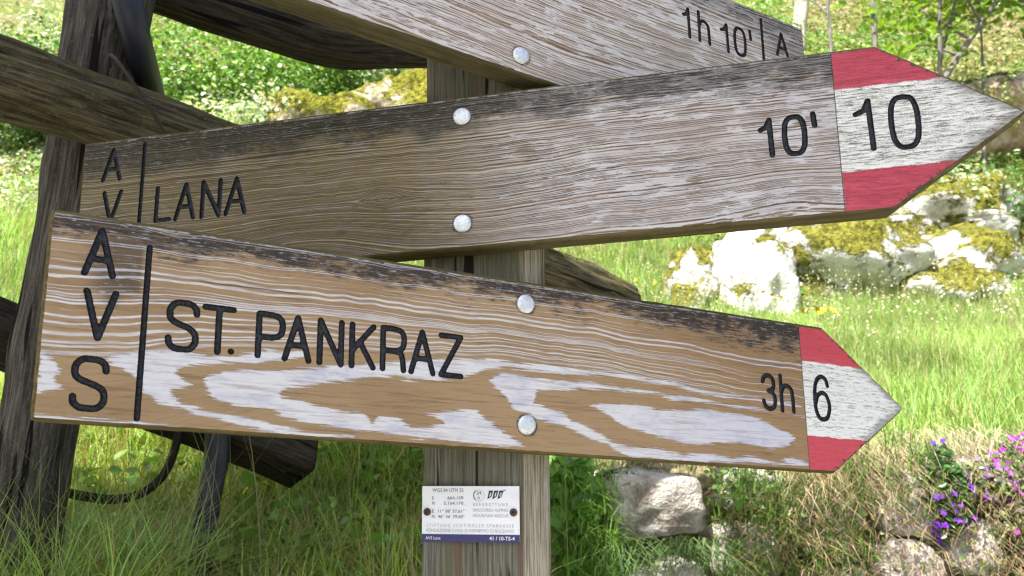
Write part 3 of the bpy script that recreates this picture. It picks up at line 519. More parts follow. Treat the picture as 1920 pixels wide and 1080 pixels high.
def make_sign(name, label, yaw, thick_front, outline, zb, glyphs, fields, mat_face, mat_edge, bolts, T=0.031, step=0.0014, rag=0.0006, seed=1):
    """outline, glyphs in (a, w): a along the board, w above its lower edge; zb(a) = height of that lower edge (world)"""
    root = empty(name, ARR, math.radians(yaw)); tag(root, label, 'trail sign')
    # ragged outline
    OP = []
    for i in range(len(outline)):
        p, q = np.array(outline[i]), np.array(outline[(i + 1) % len(outline)]); L = np.linalg.norm(q - p); m = max(2, int(L / 0.006)); nn = np.array([-(q - p)[1], (q - p)[0]]) / L
        for k in range(m):
            f = k / m; e = min(1, min(f, 1 - f) * 12); OP.append(tuple(p + (q - p) * f + nn * e * rag * (mnoise.noise(Vector((i * 7.7, f * L * 90, seed))) + 0.6 * mnoise.noise(Vector((i * 3.3, f * L * 300, seed))))))
    a0 = min(p[0] for p in OP) - step; a1 = max(p[0] for p in OP) + step; w0 = min(p[1] for p in OP) - step; w1 = max(p[1] for p in OP) + step
    ga = np.arange(a0, a1 + step, step); gw = np.arange(w0, w1 + step, step); A, W = np.meshgrid(ga, gw); na, nw = len(ga), len(gw)
    s1 = poly_sd(A, W, OP); s2 = np.full(A.shape, 1.0); own = np.full(A.shape, -1)
    for gi, (ch, l, r, b, t_, hw) in enumerate(glyphs):
        m = (A > l - 0.012) & (A < r + 0.012) & (W > b - 0.012) & (W < t_ + 0.012); aa, ww = A[m], W[m]; d = np.full(aa.shape, 1.0)
        for st in GL[ch]:
            pts = [(l + x * (r - l), b + y * (t_ - b)) for x, y in st]
            for p, q in zip(pts[:-1], pts[1:]): d = np.minimum(d, seg_dist(aa, ww, p, q))
        wob = 0.00022 * vnoise(aa * 700, ww * 700, gi)
        d = d - hw + wob; cur = s2[m]; o_ = own[m]; b_ = d < cur; cur[b_] = d[b_]; o_[b_] = gi; s2[m] = cur; own[m] = o_
    ids = np.arange(na * nw).reshape(nw, na); Q = np.stack([ids[:-1, :-1], ids[:-1, 1:], ids[1:, 1:], ids[1:, :-1]], -1).reshape(-1, 4)
    fa, fw, f1, f2, fo = list(A.ravel()), list(W.ravel()), s1.ravel(), s2.ravel(), own.ravel()
    q1, q2 = f1[Q], f2[Q]; in1 = (q1 > 0).all(1); out1 = (q1 <= 0).all(1); wood = in1 & (q2 > 0).all(1); groove = in1 & (q2 <= 0).all(1)
    mixed = ~out1 & ~wood & ~groove
    S1, S2, OW = list(f1), list(f2), list(fo); memo = {}
    def clip(ids_, fld, sign):
        out = []; n = len(ids_); X = S1 if fld == 1 else S2
        for i in range(n):
            u_, v_ = ids_[i], ids_[(i + 1) % n]; su, sv = X[u_] * sign, X[v_] * sign
            if su >= 0: out.append(u_)
            if (su >= 0) != (sv >= 0):
                key = (fld, min(u_, v_), max(u_, v_))
                if key not in memo:
                    k = su / (su - sv); memo[key] = len(fa)
                    fa.append(fa[u_] + (fa[v_] - fa[u_]) * k); fw.append(fw[u_] + (fw[v_] - fw[u_]) * k)
                    S1.append(0.0 if fld == 1 else S1[u_] + (S1[v_] - S1[u_]) * k); S2.append(0.0 if fld == 2 else S2[u_] + (S2[v_] - S2[u_]) * k); OW.append(OW[u_] if S2[u_] < S2[v_] else OW[v_])
                out.append(memo[key])
        return out
    wp, gp = [], {}
    for q in Q[mixed]:
        for tri in ((q[0], q[1], q[2]), (q[0], q[2], q[3])):
            base = clip([int(v) for v in tri], 1, 1)
            if len(base) < 3: continue
            a_ = clip(base, 2, 1); b_ = clip(base, 2, -1)
            if len(a_) >= 3: wp.append(a_)
            if len(b_) >= 3: gp.setdefault(max(OW[v] for v in b_) if all(OW[v] >= 0 for v in b_) else max(OW[v] for v in b_), []).append(b_)
    st0 = fields['stain_shade']; bp = [(ba, bz - float(zb(ba))) for ba, bz in bolts]
    fields = dict(fields, stain_shade=lambda a, w: np.max([st0(a, w)] + [0.95 * smooth01((0.0128 - np.hypot(a - p_, w - q_) + 0.0008 * vnoise(a * 400, w * 400, 2)) / 0.0022) for p_, q_ in bp], 0))  # dark ring painted on the face round each bolt, as its shade
    FA, FW, FS2 = np.array(fa), np.array(fw), np.array(S2)
    def build(nm, quads, polys, depth, mat):
        by = {}
        for p in polys: by.setdefault(len(p), []).append(p)
        F = ([quads] if len(quads) else []) + [np.array(v) for v in by.values()]
        if not F: return None
        used = np.unique(np.concatenate([f.ravel() for f in F])); remap = np.full(len(FA), -1); remap[used] = np.arange(len(used)); F = [remap[f] for f in F]
        a, w = FA[used], FW[used]
        V = np.stack([a, -thick_front + (depth(FS2[used]) if depth else np.zeros(len(a))), zb(a) + w - ARR[2]], -1)
        at = {'uvw': np.stack([a, w, np.zeros(len(a))], -1)}
        if depth is None:
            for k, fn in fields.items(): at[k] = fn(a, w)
        return link(nm, mesh_np(nm, V, F, at), mat, root)
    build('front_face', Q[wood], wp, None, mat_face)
    gq = Q[groove]; go = own.ravel()[gq].max(1)
    for gi, g_ in enumerate(glyphs):
        hw = g_[5]
        dep = lambda s, hw=hw: 0.0036 * smooth01(np.clip(-s / hw, 0, 1) * 1.7) 
        build('divider_groove' if g_[0] == '|' else 'letter', gq[go == gi], gp.get(gi, []), dep, M_INK)
    # bevel, sides and back
    C = np.array(OP); n = len(C); tg = np.roll(C, -1, 0) - np.roll(C, 1, 0); tg /= np.linalg.norm(tg, axis=1, keepdims=True); area = np.sum(C[:, 0] * np.roll(C[:, 1], -1) - C[:, 1] * np.roll(C[:, 0], -1))
    nr = np.stack([tg[:, 1], -tg[:, 0]], -1) * (1 if area > 0 else -1)
    rings = [(0.0, 0.0), (0.0018, 0.0012), (0.0036, 0.0046), (0.0036, T)]
    V, U = [], []
    for off, dp in rings:
        P = C + nr * off
        for a, w in P: V.append((a, dp - thick_front, zb(a) + w - ARR[2])); U.append((a, w, dp))
    polys = []
    for r in range(len(rings) - 1):
        for i in range(n):
            j = (i + 1) % n; f_ = (r * n + i, r * n + j, (r + 1) * n + j, (r + 1) * n + i); polys.append(f_ if area < 0 else f_[::-1])
    bk = [3 * n + i for i in range(n)]; polys.append(tuple(bk[::-1]) if area < 0 else tuple(bk))
    link('edge', mesh_py('edge', V, polys, False, {'uvw': U}), mat_edge, root)
    for a, zz in bolts:
        r = 0.0103; prof = [(0.0, -0.0028), (0.25, -0.00275), (0.5, -0.0025), (0.72, -0.0021), (0.88, -0.0015), (0.97, -0.0006), (1.0, 0.0010)]; V, polys, k = [(a, -thick_front - 0.0028, zz - ARR[2])], [], 28
        for rr, d in prof[1:]:
            for j in range(k):
                th = 2 * math.pi * j / k; V.append((a + math.cos(th) * rr * r, -thick_front + d, zz - ARR[2] + math.sin(th) * rr * r))
        for j in range(k): polys.append((0, 1 + j, 1 + (j + 1) % k)[::-1])
        for i in range(len(prof) - 2):
            for j in range(k): polys.append((1 + i * k + j, 1 + i * k + (j + 1) % k, 1 + (i + 1) * k + (j + 1) % k, 1 + (i + 1) * k + j))
        me = mesh_py('bolt', V, polys, True); import bmesh
        bm = bmesh.new(); bm.from_mesh(me); bmesh.ops.recalc_face_normals(bm, faces=bm.faces); bm.to_mesh(me); bm.free()
        link('bolt', me, M_BOLT, root)
    return root

t = NT('black_groove_paint'); v = t.obj(); nn = t.noise(v, 400, 3); dep_ = t.step(t.xyz(v)[1], -0.0292, -0.0268); c = t.mix(dep_, (0.004, 0.004, 0.005), t.mix(t.step(nn, 0.35, 0.65), (0.016, 0.017, 0.022), (0.048, 0.05, 0.062))); c = t.mix(t.mul(t.step(t.noise(v, 900, 3, 0.7), 0.66, 0.72), 0.6), c, (0.20, 0.14, 0.09)); t.bump(t.noise(v, 900, 2), 0.25, 0.001); M_INK = t.fin(c, 0.6, 0.22)
t = NT('galvanised_steel'); v = t.obj(); nn = t.noise(v, 220, 4); c = t.mix(nn, (0.55, 0.57, 0.60), (0.82, 0.84, 0.86)); c = t.mix(t.mul(t.step(t.noise(v, 330, 4, 0.7), 0.56, 0.70), 0.6), c, (0.26, 0.24, 0.22)); t.bump(t.noise(v, 190, 4), 0.55, 0.003); M_BOLT = t.fin(c, 0.44, 0.5, 0.6)

def wood_face(name, P):
    """weathered glazed board: brown glaze left in places, bleached fibre elsewhere, grime under the upper edge, painted tip"""
    t = NT(name); uv = t.attr('uvw', 'Vector'); a, w, _ = t.xyz(uv); R = t.attr('ring'); H = P['H']
    fine = t.noise(t.vmul(uv, (22, 900, 1)), 1, 4, 0.6); fib = t.noise(t.vmul(uv, (9, 330, 1)), 1, 4, 0.65)
    big = t.noise(t.vmul(uv, (6, 16, 1)), 1, 4, 0.6); med = t.noise(t.vmul(t.vadd(uv, (4, 2, 0)), (28, 130, 1)), 1, 4, 0.65); spk = t.noise(uv, 700, 3, 0.7)
    Rn = t.add(t.add(R, t.mul(t.sub(t.noise1(R, 7.0, 1.0), 0.5), 0.10)), t.mul(t.sub(t.noise(t.vmul(uv, (14, 45, 1)), 1, 3), 0.5), P.get('wob', 0.02)))
    # glaze colour
    side = t.step(a, P['a0'], P['a1']); glaze = t.mix(side, P['glazeL'], P['glazeR'])
    glaze = t.mix(t.mul(t.step(big, 0.40, 0.72), 0.6), glaze, P['glaze2'])
    glaze = t.mix(t.mul(t.step(t.noise(t.vmul(uv, (11, 300, 1)), 1, 5, 0.72), 0.52, 0.66), 0.55), glaze, tuple(x * 0.42 for x in P['glaze2']))
    glaze = t.mix(t.mul(t.step(spk, 0.60, 0.70), 0.35), glaze, tuple(x * 0.35 for x in P['glaze2'])); glaze = t.mix(t.mul(t.step(med, 0.55, 0.75), 0.3), glaze, tuple(min(1, x * 1.3) for x in P['glazeR']))
    # bleached lines along the rings, bleached patches
    ln = t.noise1(Rn, P['lines'], P.get('ldet', 1.5)); thr = t.add(P['thr'], t.mul(t.sub(big, 0.5), P.get('thrvar', 0.25)))
    thr = t.add(thr, t.mul(side, P.get('thr_side', 0.0)))
    thr = t.add(thr, t.mul(t.sub(fine, 0.5), 0.16))
    thr = t.add(thr, t.mul(t.sub(t.noise1(Rn, P['lines'] * 0.17, 1.0), 0.5), P.get('thrlow', 0.25)))
    lines = t.step(ln, t.sub(thr, 0.035), t.add(thr, 0.035))
    lines = t.mul(lines, t.step(med, P.get('gap', 0.26), P.get('gap', 0.26) + 0.14))
    if P.get('line_lo') is not None: lines = t.mul(lines, t.step(R, P['line_lo'], P['line_lo'] - 0.05))
    pat = t.add(t.attr('patch'), t.add(t.mul(t.sub(t.noise(t.vmul(uv, (17, 520, 1)), 1, 5, 0.75), 0.5), 0.020), t.mul(t.sub(t.noise(t.vmul(uv, (30, 90, 1)), 1, 2), 0.5), 0.003)))
    pm = t.step(pat, -0.0004, 0.0006)
    pn = t.add(t.mul(med, 0.62), t.mul(big, 0.38)); sp = t.step(t.add(pn, t.mul(t.sub(side, 0.5), P.get('flake_side', 0.0))), t.add(P['flake'], t.mul(t.sub(fine, 0.5), 0.12)), t.add(t.add(P['flake'], 0.022), t.mul(t.sub(fine, 0.5), 0.12)))
    white = t.math('MAXIMUM', t.math('MAXIMUM', t.mul(t.mul(lines, P.get('lstr', 0.9)), t.step(big, 0.28, 0.55, 0.55, 1.0)), pm), t.mul(sp, 0.85))
    lav = t.step(t.noise(t.vmul(t.vadd(uv, (9, 5, 0)), (24, 60, 1)), 1, 4, 0.65), 0.46, 0.72)
    wc = t.mix(side, P.get('whiteL', P['white']), P['white'])
    wc = t.mix(t.mul(lav, 0.75), wc, P['lav']); wc = t.mix(t.mul(t.step(t.noise(t.vmul(uv, (13, 340, 1)), 1, 5, 0.78), 0.50, 0.62), 0.75), wc, tuple(0.5 * (x + y) for x, y in zip(P['glazeR'], P['lav'])))
    c = t.mix(white, glaze, wc)
    crev = t.mul(t.step(ln, t.sub(P['thr'], 0.06), t.sub(P['thr'], 0.16)), t.mul(t.step(fib, 0.30, 0.55), t.step(t.noise(t.vmul(t.vadd(uv, (1, 7, 0)), (34, 110, 1)), 1, 3, 0.6), 0.40, 0.60))); c = t.mix(t.mul(t.mul(crev, t.sub(1.0, t.mul(pm, 0.8))), P.get('crev', 0.2)), c, tuple(x * 0.28 for x in P['glaze2']))
    spl = t.noise(t.vmul(uv, (2.4, 150, 1)), 1, 1.5, 0.5, 0.25); sl = t.step(spl, P.get('split', 0.22) + 0.02, P.get('split', 0.22)); c = t.mix(t.mul(sl, 0.8), c, tuple(x * 0.2 for x in P['glaze2']))
    # grime creeping down from the top edge, stains, and shade painted round the bolts
    dn = t.add(t.mul(t.noise(t.vmul(uv, (16, 40, 1)), 1, 5, 0.7), 0.55), t.mul(t.noise(t.vmul(uv, (60, 420, 1)), 1, 5, 0.75), 0.45)); reach = t.add(P['grime'], t.mul(side, P['grime_side']))
    dd = t.add(t.sub(w, t.sub(H, reach)), t.mul(t.sub(dn, 0.5), 0.17)); gm = t.step(dd, -0.012, P.get('gsoft', 0.022))
    gm = t.math('MAXIMUM', gm, t.attr('stain_shade'))
    gcol = t.mix(t.step(spk, 0.56, 0.70), P['grime_shade_col'], tuple(min(1, x * 3.2) for x in P['grime_shade_col']))
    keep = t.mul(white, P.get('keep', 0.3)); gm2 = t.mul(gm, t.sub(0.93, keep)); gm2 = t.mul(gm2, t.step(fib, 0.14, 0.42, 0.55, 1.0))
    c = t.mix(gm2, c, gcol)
    flk = t.mul(t.mul(gm, t.step(t.noise(t.vmul(uv, (70, 600, 1)), 1, 4, 0.75), 0.57, 0.63)), P.get('flk', 0.6)); c = t.mix(flk, c, P['white'])
    lip = t.mul(t.step(w, H - 0.0024, H - 0.0004), t.step(t.noise(t.vmul(uv, (60, 60, 1)), 1, 4, 0.7), 0.44, 0.56)); c = t.mix(t.mul(lip, 0.55), c, P['white'])
    # painted tip
    tip = t.attr('tip'); ed = t.add(t.mul(t.sub(t.noise(uv, 420, 3), 0.5), 0.0016), t.mul(t.sub(t.noise(uv, 45, 2), 0.5), 0.0028)); tm = t.step(t.add(tip, ed), -0.0004, 0.0004); rm = t.step(t.add(t.attr('red'), t.mul(ed, 1.6)), -0.0005, 0.0005)
    wear = t.step(t.add(t.mul(t.noise(t.vmul(uv, (70, 620, 1)), 1, 5, 0.75), 0.55), t.add(t.mul(fib, 0.25), t.mul(spk, 0.2))), P['wear'], P['wear'] + 0.09)
    pw = t.mix(wear, (0.78, 0.775, 0.75), (0.20, 0.19, 0.175)); pw = t.mix(t.mul(t.step(big, 0.5, 0.8), 0.3), pw, (0.58, 0.57, 0.55))
    pr = t.mix(t.mul(t.step(fine, 0.55, 0.75), 0.45), P['redc'], tuple(x * 0.62 for x in P['redc'])); pr = t.mix(t.mul(t.step(spk, 0.64, 0.72), 0.5), pr, (0.60, 0.36, 0.36)); pr = t.mix(t.mul(wear, 0.5), pr, tuple(x * 0.42 for x in P['redc'])); pr = t.mix(t.mul(t.step(big, 0.42, 0.7), 0.35), pr, (0.62, 0.17, 0.20))
    te = t.attr('tipedge'); pe = t.mul(t.step(t.add(te, t.mul(t.sub(med, 0.5), 0.03)), 0.011, 0.001), 0.6)
    pw = t.mix(pe, pw, (0.10, 0.092, 0.08)); chip = t.step(t.add(te, t.mul(t.sub(t.noise(uv, 160, 4, 0.7), 0.5), 0.03)), 0.0015, -0.0015); pr = t.mix(t.mul(chip, 0.9), pr, (0.07, 0.06, 0.05))
    paint = t.mix(rm, pw, pr); seam = t.step(t.math('ABSOLUTE', t.add(tip, 0.0004)), 0.0009, 0.0002)
    c = t.mix(tm, c, paint); c = t.mix(t.mul(seam, 0.8), c, (0.05, 0.045, 0.04))
    h = t.add(t.add(t.mul(white, 0.55), t.mul(ln, 0.5)), t.add(t.mul(fine, 0.35), t.mul(fib, 0.5)))
    t.bump(h, P.get('bump', 0.55), 0.0016)
    return t.fin(c, 0.78, 0.22)
def wood_edge(name, col, col2):
    t = NT(name); v = t.attr('uvw', 'Vector'); n1 = t.noise(t.vmul(v, (12, 200, 200)), 1, 4, 0.65); n2 = t.noise(v, 60, 4)
    c = t.mix(t.step(n1, 0.35, 0.68), col, col2); c = t.mix(t.mul(t.step(n2, 0.5, 0.7), 0.5), c, (0.05, 0.052, 0.018)); t.bump(n1, 0.5, 0.002)
    return t.fin(c, 0.85, 0.15)

HW = 0.0029
# --- ST. PANKRAZ board
zb3 = lambda a: 1.5654 - 0.08028 * (a + 0.4492); H3 = 0.1732
WI = [(-0.3215,0.0457),(-0.3053,0.0511),(-0.2918,0.0544),(-0.2687,0.0557),(-0.2403,0.0605),(-0.211,0.0654),(-0.1929,0.0688),(-0.1704,0.0721),(-0.136,0.0783),(-0.0914,0.0856),(-0.053,0.0885),(0.0115,0.0896),(0.0972,0.0902),(0.178,0.0867),(0.2139,0.0803),(0.2898,0.0783),(0.3563,0.0756),(0.356,0.073),(0.2895,0.0751),(0.2136,0.076),(0.1777,0.0825),(0.097,0.0855),(0.0113,0.0818),(-0.0312,0.0831),(-0.053,0.0782),(-0.0664,0.0731),(-0.0914,0.0642),(-0.1358,0.06),(-0.1481,0.0625),(-0.1926,0.0546),(-0.2252,0.0466),(-0.2492,0.0415),(-0.2561,0.036),(-0.2536,0.0328),(-0.245,0.0321),(-0.2344,0.031),(-0.2197,0.0274),(-0.1998,0.024),(-0.1791,0.0242),(-0.1702,0.0158),(-0.1611,0.0235),(-0.1459,0.0232),(-0.1325,0.015),(-0.1164,0.0146),(-0.0973,0.0201),(-0.1001,0.0236),(-0.1182,0.0279),(-0.0835,0.0342),(-0.0665,0.0367),(-0.0579,0.031),(-0.0377,0.0191),(-0.0261,0.0119),(-0.0114,0.0032),(-0.0437,0.0023),(-0.0834,0.004),(-0.1217,0.0046),(-0.1587,0.0071),(-0.1913,0.0083),(-0.2191,0.0103),(-0.2385,0.0123),(-0.2672,0.0216),(-0.2948,0.0222),(-0.313,0.0277),(-0.3191,0.0342)]
WO = [(-0.4014,0.053),(-0.3878,0.0581),(-0.3747,0.0613),(-0.345,0.065),(-0.3275,0.0645),(-0.3105,0.0649),(-0.2947,0.0666),(-0.2811,0.071),(-0.2672,0.0745),(-0.2553,0.0743),(-0.2337,0.0791),(-0.2335,0.0726),(-0.255,0.0664),(-0.2802,0.0618),(-0.2967,0.0601),(-0.3373,0.0522),(-0.3447,0.0458),(-0.3378,0.0395),(-0.3311,0.0369),(-0.348,0.0293),(-0.3389,0.0209),(-0.3167,0.0157),(-0.2943,0.0128),(-0.2666,0.0092),(-0.2453,0.0045),(-0.2189,0.003),(-0.1867,0.0022),(-0.1866,0.0003),(-0.2187,-0.0028),(-0.2451,-0.0022),(-0.2663,0.0016),(-0.2939,0.0058),(-0.3253,0.0113),(-0.3559,0.0195),(-0.3703,0.0273),(-0.373,0.0362),(-0.377,0.0399),(-0.391,0.0459),(-0.4012,0.0516)]
WM = [(-0.0519,0.0685),(-0.0372,0.0759),(-0.0253,0.076),(-0.0011,0.075),(0.0236,0.074),(0.0599,0.0768),(0.0965,0.0745),(0.1421,0.0739),(0.165,0.0718),(0.1937,0.0725),(0.2279,0.0681),(0.2966,0.0663),(0.3608,0.0631),(0.3607,0.0618),(0.2964,0.0644),(0.2278,0.0663),(0.1963,0.0685),(0.1696,0.065),(0.1537,0.0708),(0.0964,0.0704),(0.0792,0.07),(0.0532,0.0677),(0.0277,0.0637),(0.0035,0.0615),(-0.001,0.0496),(0.016,0.0433),(0.0309,0.0417),(0.0432,0.0332),(0.0666,0.0276),(0.0857,0.0177),(0.1118,0.0109),(0.1477,0.0108),(0.1803,0.0063),(0.1996,0.0081),(0.2237,0.0089),(0.248,0.0073),(0.2709,0.0104),(0.3093,0.0065),(0.3368,0.0111),(0.3608,0.0074),(0.3604,0.0036),(0.2911,0.0036),(0.2085,0.0003),(0.1519,-0.0005),(0.1113,-0.0005),(0.0854,0.0109),(0.0536,0.02),(0.0349,0.0287),(0.0102,0.0307),(0.003,0.0324),(-0.0245,0.0416),(-0.0345,0.0544),(-0.045,0.0626)]
WX = [(0.0642,0.0516),(0.0852,0.0545),(0.1227,0.0576),(0.1501,0.0546),(0.1883,0.0558),(0.2052,0.059),(0.225,0.0587),(0.2496,0.0576),(0.2878,0.0557),(0.313,0.0469),(0.3341,0.0409),(0.3424,0.0345),(0.3301,0.025),(0.3059,0.021),(0.2826,0.022),(0.2599,0.0249),(0.2269,0.0228),(0.2025,0.0182),(0.1811,0.0198),(0.1484,0.0235),(0.1349,0.0284),(0.1107,0.0307),(0.0996,0.0356),(0.0847,0.0436),(0.0719,0.0494)]
WL = [(-0.449,0.0191),(-0.4491,0.0515),(-0.4396,0.0489),(-0.433,0.0394),(-0.4366,0.032),(-0.4302,0.0255)]
WB = [(-0.4491,0.0026),(-0.4275,0.0017),(-0.3878,0.0021),(-0.3332,-0.0001),(-0.3339,-0.004),(-0.3875,-0.0028),(-0.4488,-0.0014)]
C1 = [(-0.4479,0.1097),(-0.4044,0.1149),(-0.3671,0.1188),(-0.3227,0.1226),(-0.281,0.1199),(-0.2426,0.122),(-0.2001,0.124),(-0.1442,0.1223),(-0.0732,0.123),(-0.0235,0.1251),(0.0248,0.1235),(0.0764,0.1219),(0.1444,0.1194),(0.2164,0.1173),(0.2792,0.1113),(0.3573,0.1099)]
C2 = [(-0.4498,0.0598),(-0.4005,0.064),(-0.3592,0.0714),(-0.3158,0.0792),(-0.251,0.0872),(-0.2017,0.0903),(-0.1389,0.0911),(-0.0795,0.096),(-0.0447,0.0982),(0.0116,0.0959),(0.1089,0.0961),(0.1903,0.0878),(0.2645,0.0823),(0.3543,0.0799)]
def ring3(a, w):
    def cv(C, a): C = np.array(C); return np.interp(a, C[:, 0], C[:, 1])
    c1 = np.mean([cv(C1, a + d) for d in (-.02, -.01, 0, .01, .02)], 0); c2 = np.mean([cv(C2, a + d) for d in (-.02, -.01, 0, .01, .02)], 0)
    wav = 0.0016 * vnoise(a * 26, w * 30, 5) + 0.0009 * vnoise(a * 70, w * 60, 6); w = w + wav
    up_ = 0.5 * (H3 - w) / np.maximum(H3 - c1, 1e-3); lo = 0.5 + 0.35 * (c1 - w) / np.maximum(c1 - c2, 1e-3); return np.where(w > c1, up_, lo)
def patch3(a, w):
    return np.max([poly_sd(a, w, P) for P in (WI, WO, WM, WX, WL, WB)], 0)
def fields_for(H, ring, patch, stain_shade, tip_a, r_hi, r_lo, corner_a, tip_pt, sgn=1):
    def tipedge(a, w):
        d1 = seg_dist(a, w, (corner_a, H), tip_pt); d2 = seg_dist(a, w, (corner_a, 0), tip_pt); return np.minimum(np.minimum(d1, d2), np.maximum(H - w, 0) + 0.002)
    return {'ring': ring, 'patch': patch, 'stain_shade': stain_shade, 'tip': lambda a, w: sgn * (a - tip_a) - 0.010 * (w - H / 2) * 0, 'red': lambda a, w: np.maximum(w - r_hi, r_lo - w), 'tipedge': tipedge}
zero = lambda a, w: np.zeros(len(a)); nopatch = lambda a, w: np.full(len(a), -0.05)
stain3 = lambda a, w: 0.72 * smooth01((-0.374 - a) / 0.006) * smooth01((a + 0.43) / 0.03) * smooth01((w - 0.098 + 0.02 * vnoise(a * 60, w * 60, 8)) / 0.03)
P3 = dict(H=H3, a0=0.05, a1=0.32, glazeL=(0.350, 0.235, 0.132), glazeR=(0.325, 0.205, 0.108), glaze2=(0.25, 0.16, 0.088), lines=36, thr=0.555, thrvar=0.28, thrlow=0.40, thr_side=0.095, line_lo=0.93, wob=0.012,
          white=(0.57, 0.56, 0.635), whiteL=(0.63, 0.615, 0.635), lav=(0.40, 0.39, 0.52), flake=0.66, grime=0.015, grime_side=0.010, gsoft=0.012, grime_shade_col=(0.026, 0.024, 0.026), keep=0.5, redc=(0.57, 0.078, 0.105), wear=0.50, lstr=0.92, gap=0.22)
G3 = [('A',-.4221,-.4004,.1245,.1630),('V',-.4190,-.3968,.0697,.1090),('S',-.4227,-.3993,.0101,.0513),('S',-.3529,-.3307,.0674,.1086),('T',-.3238,-.3000,.0682,.1077),('.',-.3012,-.2995,.0690,.0706),('P',-.2772,-.2565,.0690,.1075),('A',-.2534,-.2316,.0685,.1075),('N',-.2216,-.2016,.0682,.1080),('K',-.1914,-.1707,.0682,.1078),('R',-.1613,-.1405,.0686,.1085),('A',-.1329,-.1105,.0684,.1085),('Z',-.1021,-.0812,.0684,.1077),('3',.2992,.3165,.0677,.1073),('h',.3263,.3436,.0672,.1086),('6',.3780,.4002,.0612,.1135)]
G3 = [(c_, l, r, b, t_, HW) for c_, l, r, b, t_ in G3] + [('|', -.3745, -.3715, .0045, .1545, 0.0026)]
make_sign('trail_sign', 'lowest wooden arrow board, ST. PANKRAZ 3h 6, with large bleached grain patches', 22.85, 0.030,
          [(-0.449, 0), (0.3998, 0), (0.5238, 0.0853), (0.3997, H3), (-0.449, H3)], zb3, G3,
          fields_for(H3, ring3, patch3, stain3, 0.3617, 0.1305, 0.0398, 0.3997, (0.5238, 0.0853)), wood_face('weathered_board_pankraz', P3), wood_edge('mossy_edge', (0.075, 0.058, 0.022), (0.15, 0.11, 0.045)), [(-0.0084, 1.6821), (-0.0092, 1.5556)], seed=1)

# --- LANA board
zb2 = lambda a: 1.7298 + 0.03924 * (a + 0.5348); H2 = 0.1717
def ring2(a, w):
    k = np.hypot((a + 0.152) / 1.6, w - 0.064); kn = 0.013 * np.exp(-(k / 0.013) ** 2) * np.sign(w - 0.064)
    hump = 0.030 * np.exp(-((a + 0.245) / 0.085) ** 2) * np.exp(-((w + 0.004) / 0.045) ** 2); sag = 0.010 * np.exp(-((a + 0.03) / 0.10) ** 2) * np.exp(-((w - 0.05) / 0.05) ** 2)
    hump2 = 0.009 * np.exp(-((a - 0.285) / 0.05) ** 2) * np.exp(-((w - 0.02) / 0.03) ** 2)
    ww = w - hump + sag - kn - hump2 + 0.0012 * vnoise(a * 22, w * 40, 15) + 0.0006 * vnoise(a * 75, w * 90, 16)
    return (H2 - ww) / H2
stain2 = lambda a, w: np.maximum(0.85 * smooth01((-0.462 - a + 0.012 * vnoise(a * 50, w * 40, 3)) / 0.02) * smooth01((w - 0.11) / 0.03), 0.88 * smooth01((-0.0 - a) / 0.1) * smooth01((w - 0.122 + 0.02 * vnoise(a * 30, w * 30, 9)) / 0.03))
P2 = dict(H=H2, a0=-0.16, a1=0.10, glazeL=(0.150, 0.112, 0.054), glazeR=(0.26, 0.185, 0.133), glaze2=(0.100, 0.070, 0.034), lines=124, ldet=0.8, thr=0.525, thrvar=0.12, thrlow=0.12, crev=0.62, split=0.235, thr_side=-0.05, wob=0.009,
          white=(0.60, 0.58, 0.60), whiteL=(0.33, 0.265, 0.155), lav=(0.40, 0.385, 0.435), flake=0.585, flake_side=0.13, grime=0.034, grime_side=-0.006, gsoft=0.014, grime_shade_col=(0.022, 0.021, 0.016), keep=0.3, flk=0.35, redc=(0.51, 0.076, 0.115), wear=0.475, lstr=0.85, gap=0.30, bump=0.8)
G2 = [('A',-.5074,-.4849,.1235,.1610),('V',-.5039,-.4817,.0690,.1067),('S',-.5050,-.4830,.0110,.0520),('L',-.4330,-.4155,.0655,.1055),('A',-.4073,-.3845,.0650,.1065),('N',-.3737,-.3519,.0645,.1068),('A',-.3432,-.3196,.0650,.1067),('1',.2605,.2706,.0670,.1055),('0',.2841,.3041,.0661,.1061),("'",.3136,.3146,.0945,.1073),('1',.3553,.3696,.0630,.1145),('0',.3887,.4143,.0608,.1147)]
G2 = [(c_, l, r, b, t_, HW) for c_, l, r, b, t_ in G2] + [('|', -.456, -.453, .004, .1640, 0.0026)]
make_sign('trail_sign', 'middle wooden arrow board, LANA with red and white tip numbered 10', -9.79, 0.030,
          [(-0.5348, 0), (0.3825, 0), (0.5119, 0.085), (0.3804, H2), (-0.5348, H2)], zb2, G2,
          fields_for(H2, ring2, nopatch, stain2, 0.337, 0.1305, 0.0412, 0.3815, (0.5119, 0.085)), wood_face('weathered_board_lana', P2), wood_edge('olive_edge', (0.075, 0.060, 0.028), (0.135, 0.108, 0.050)), [(-0.0606, 1.8991), (-0.0600, 1.7743)], seed=2)

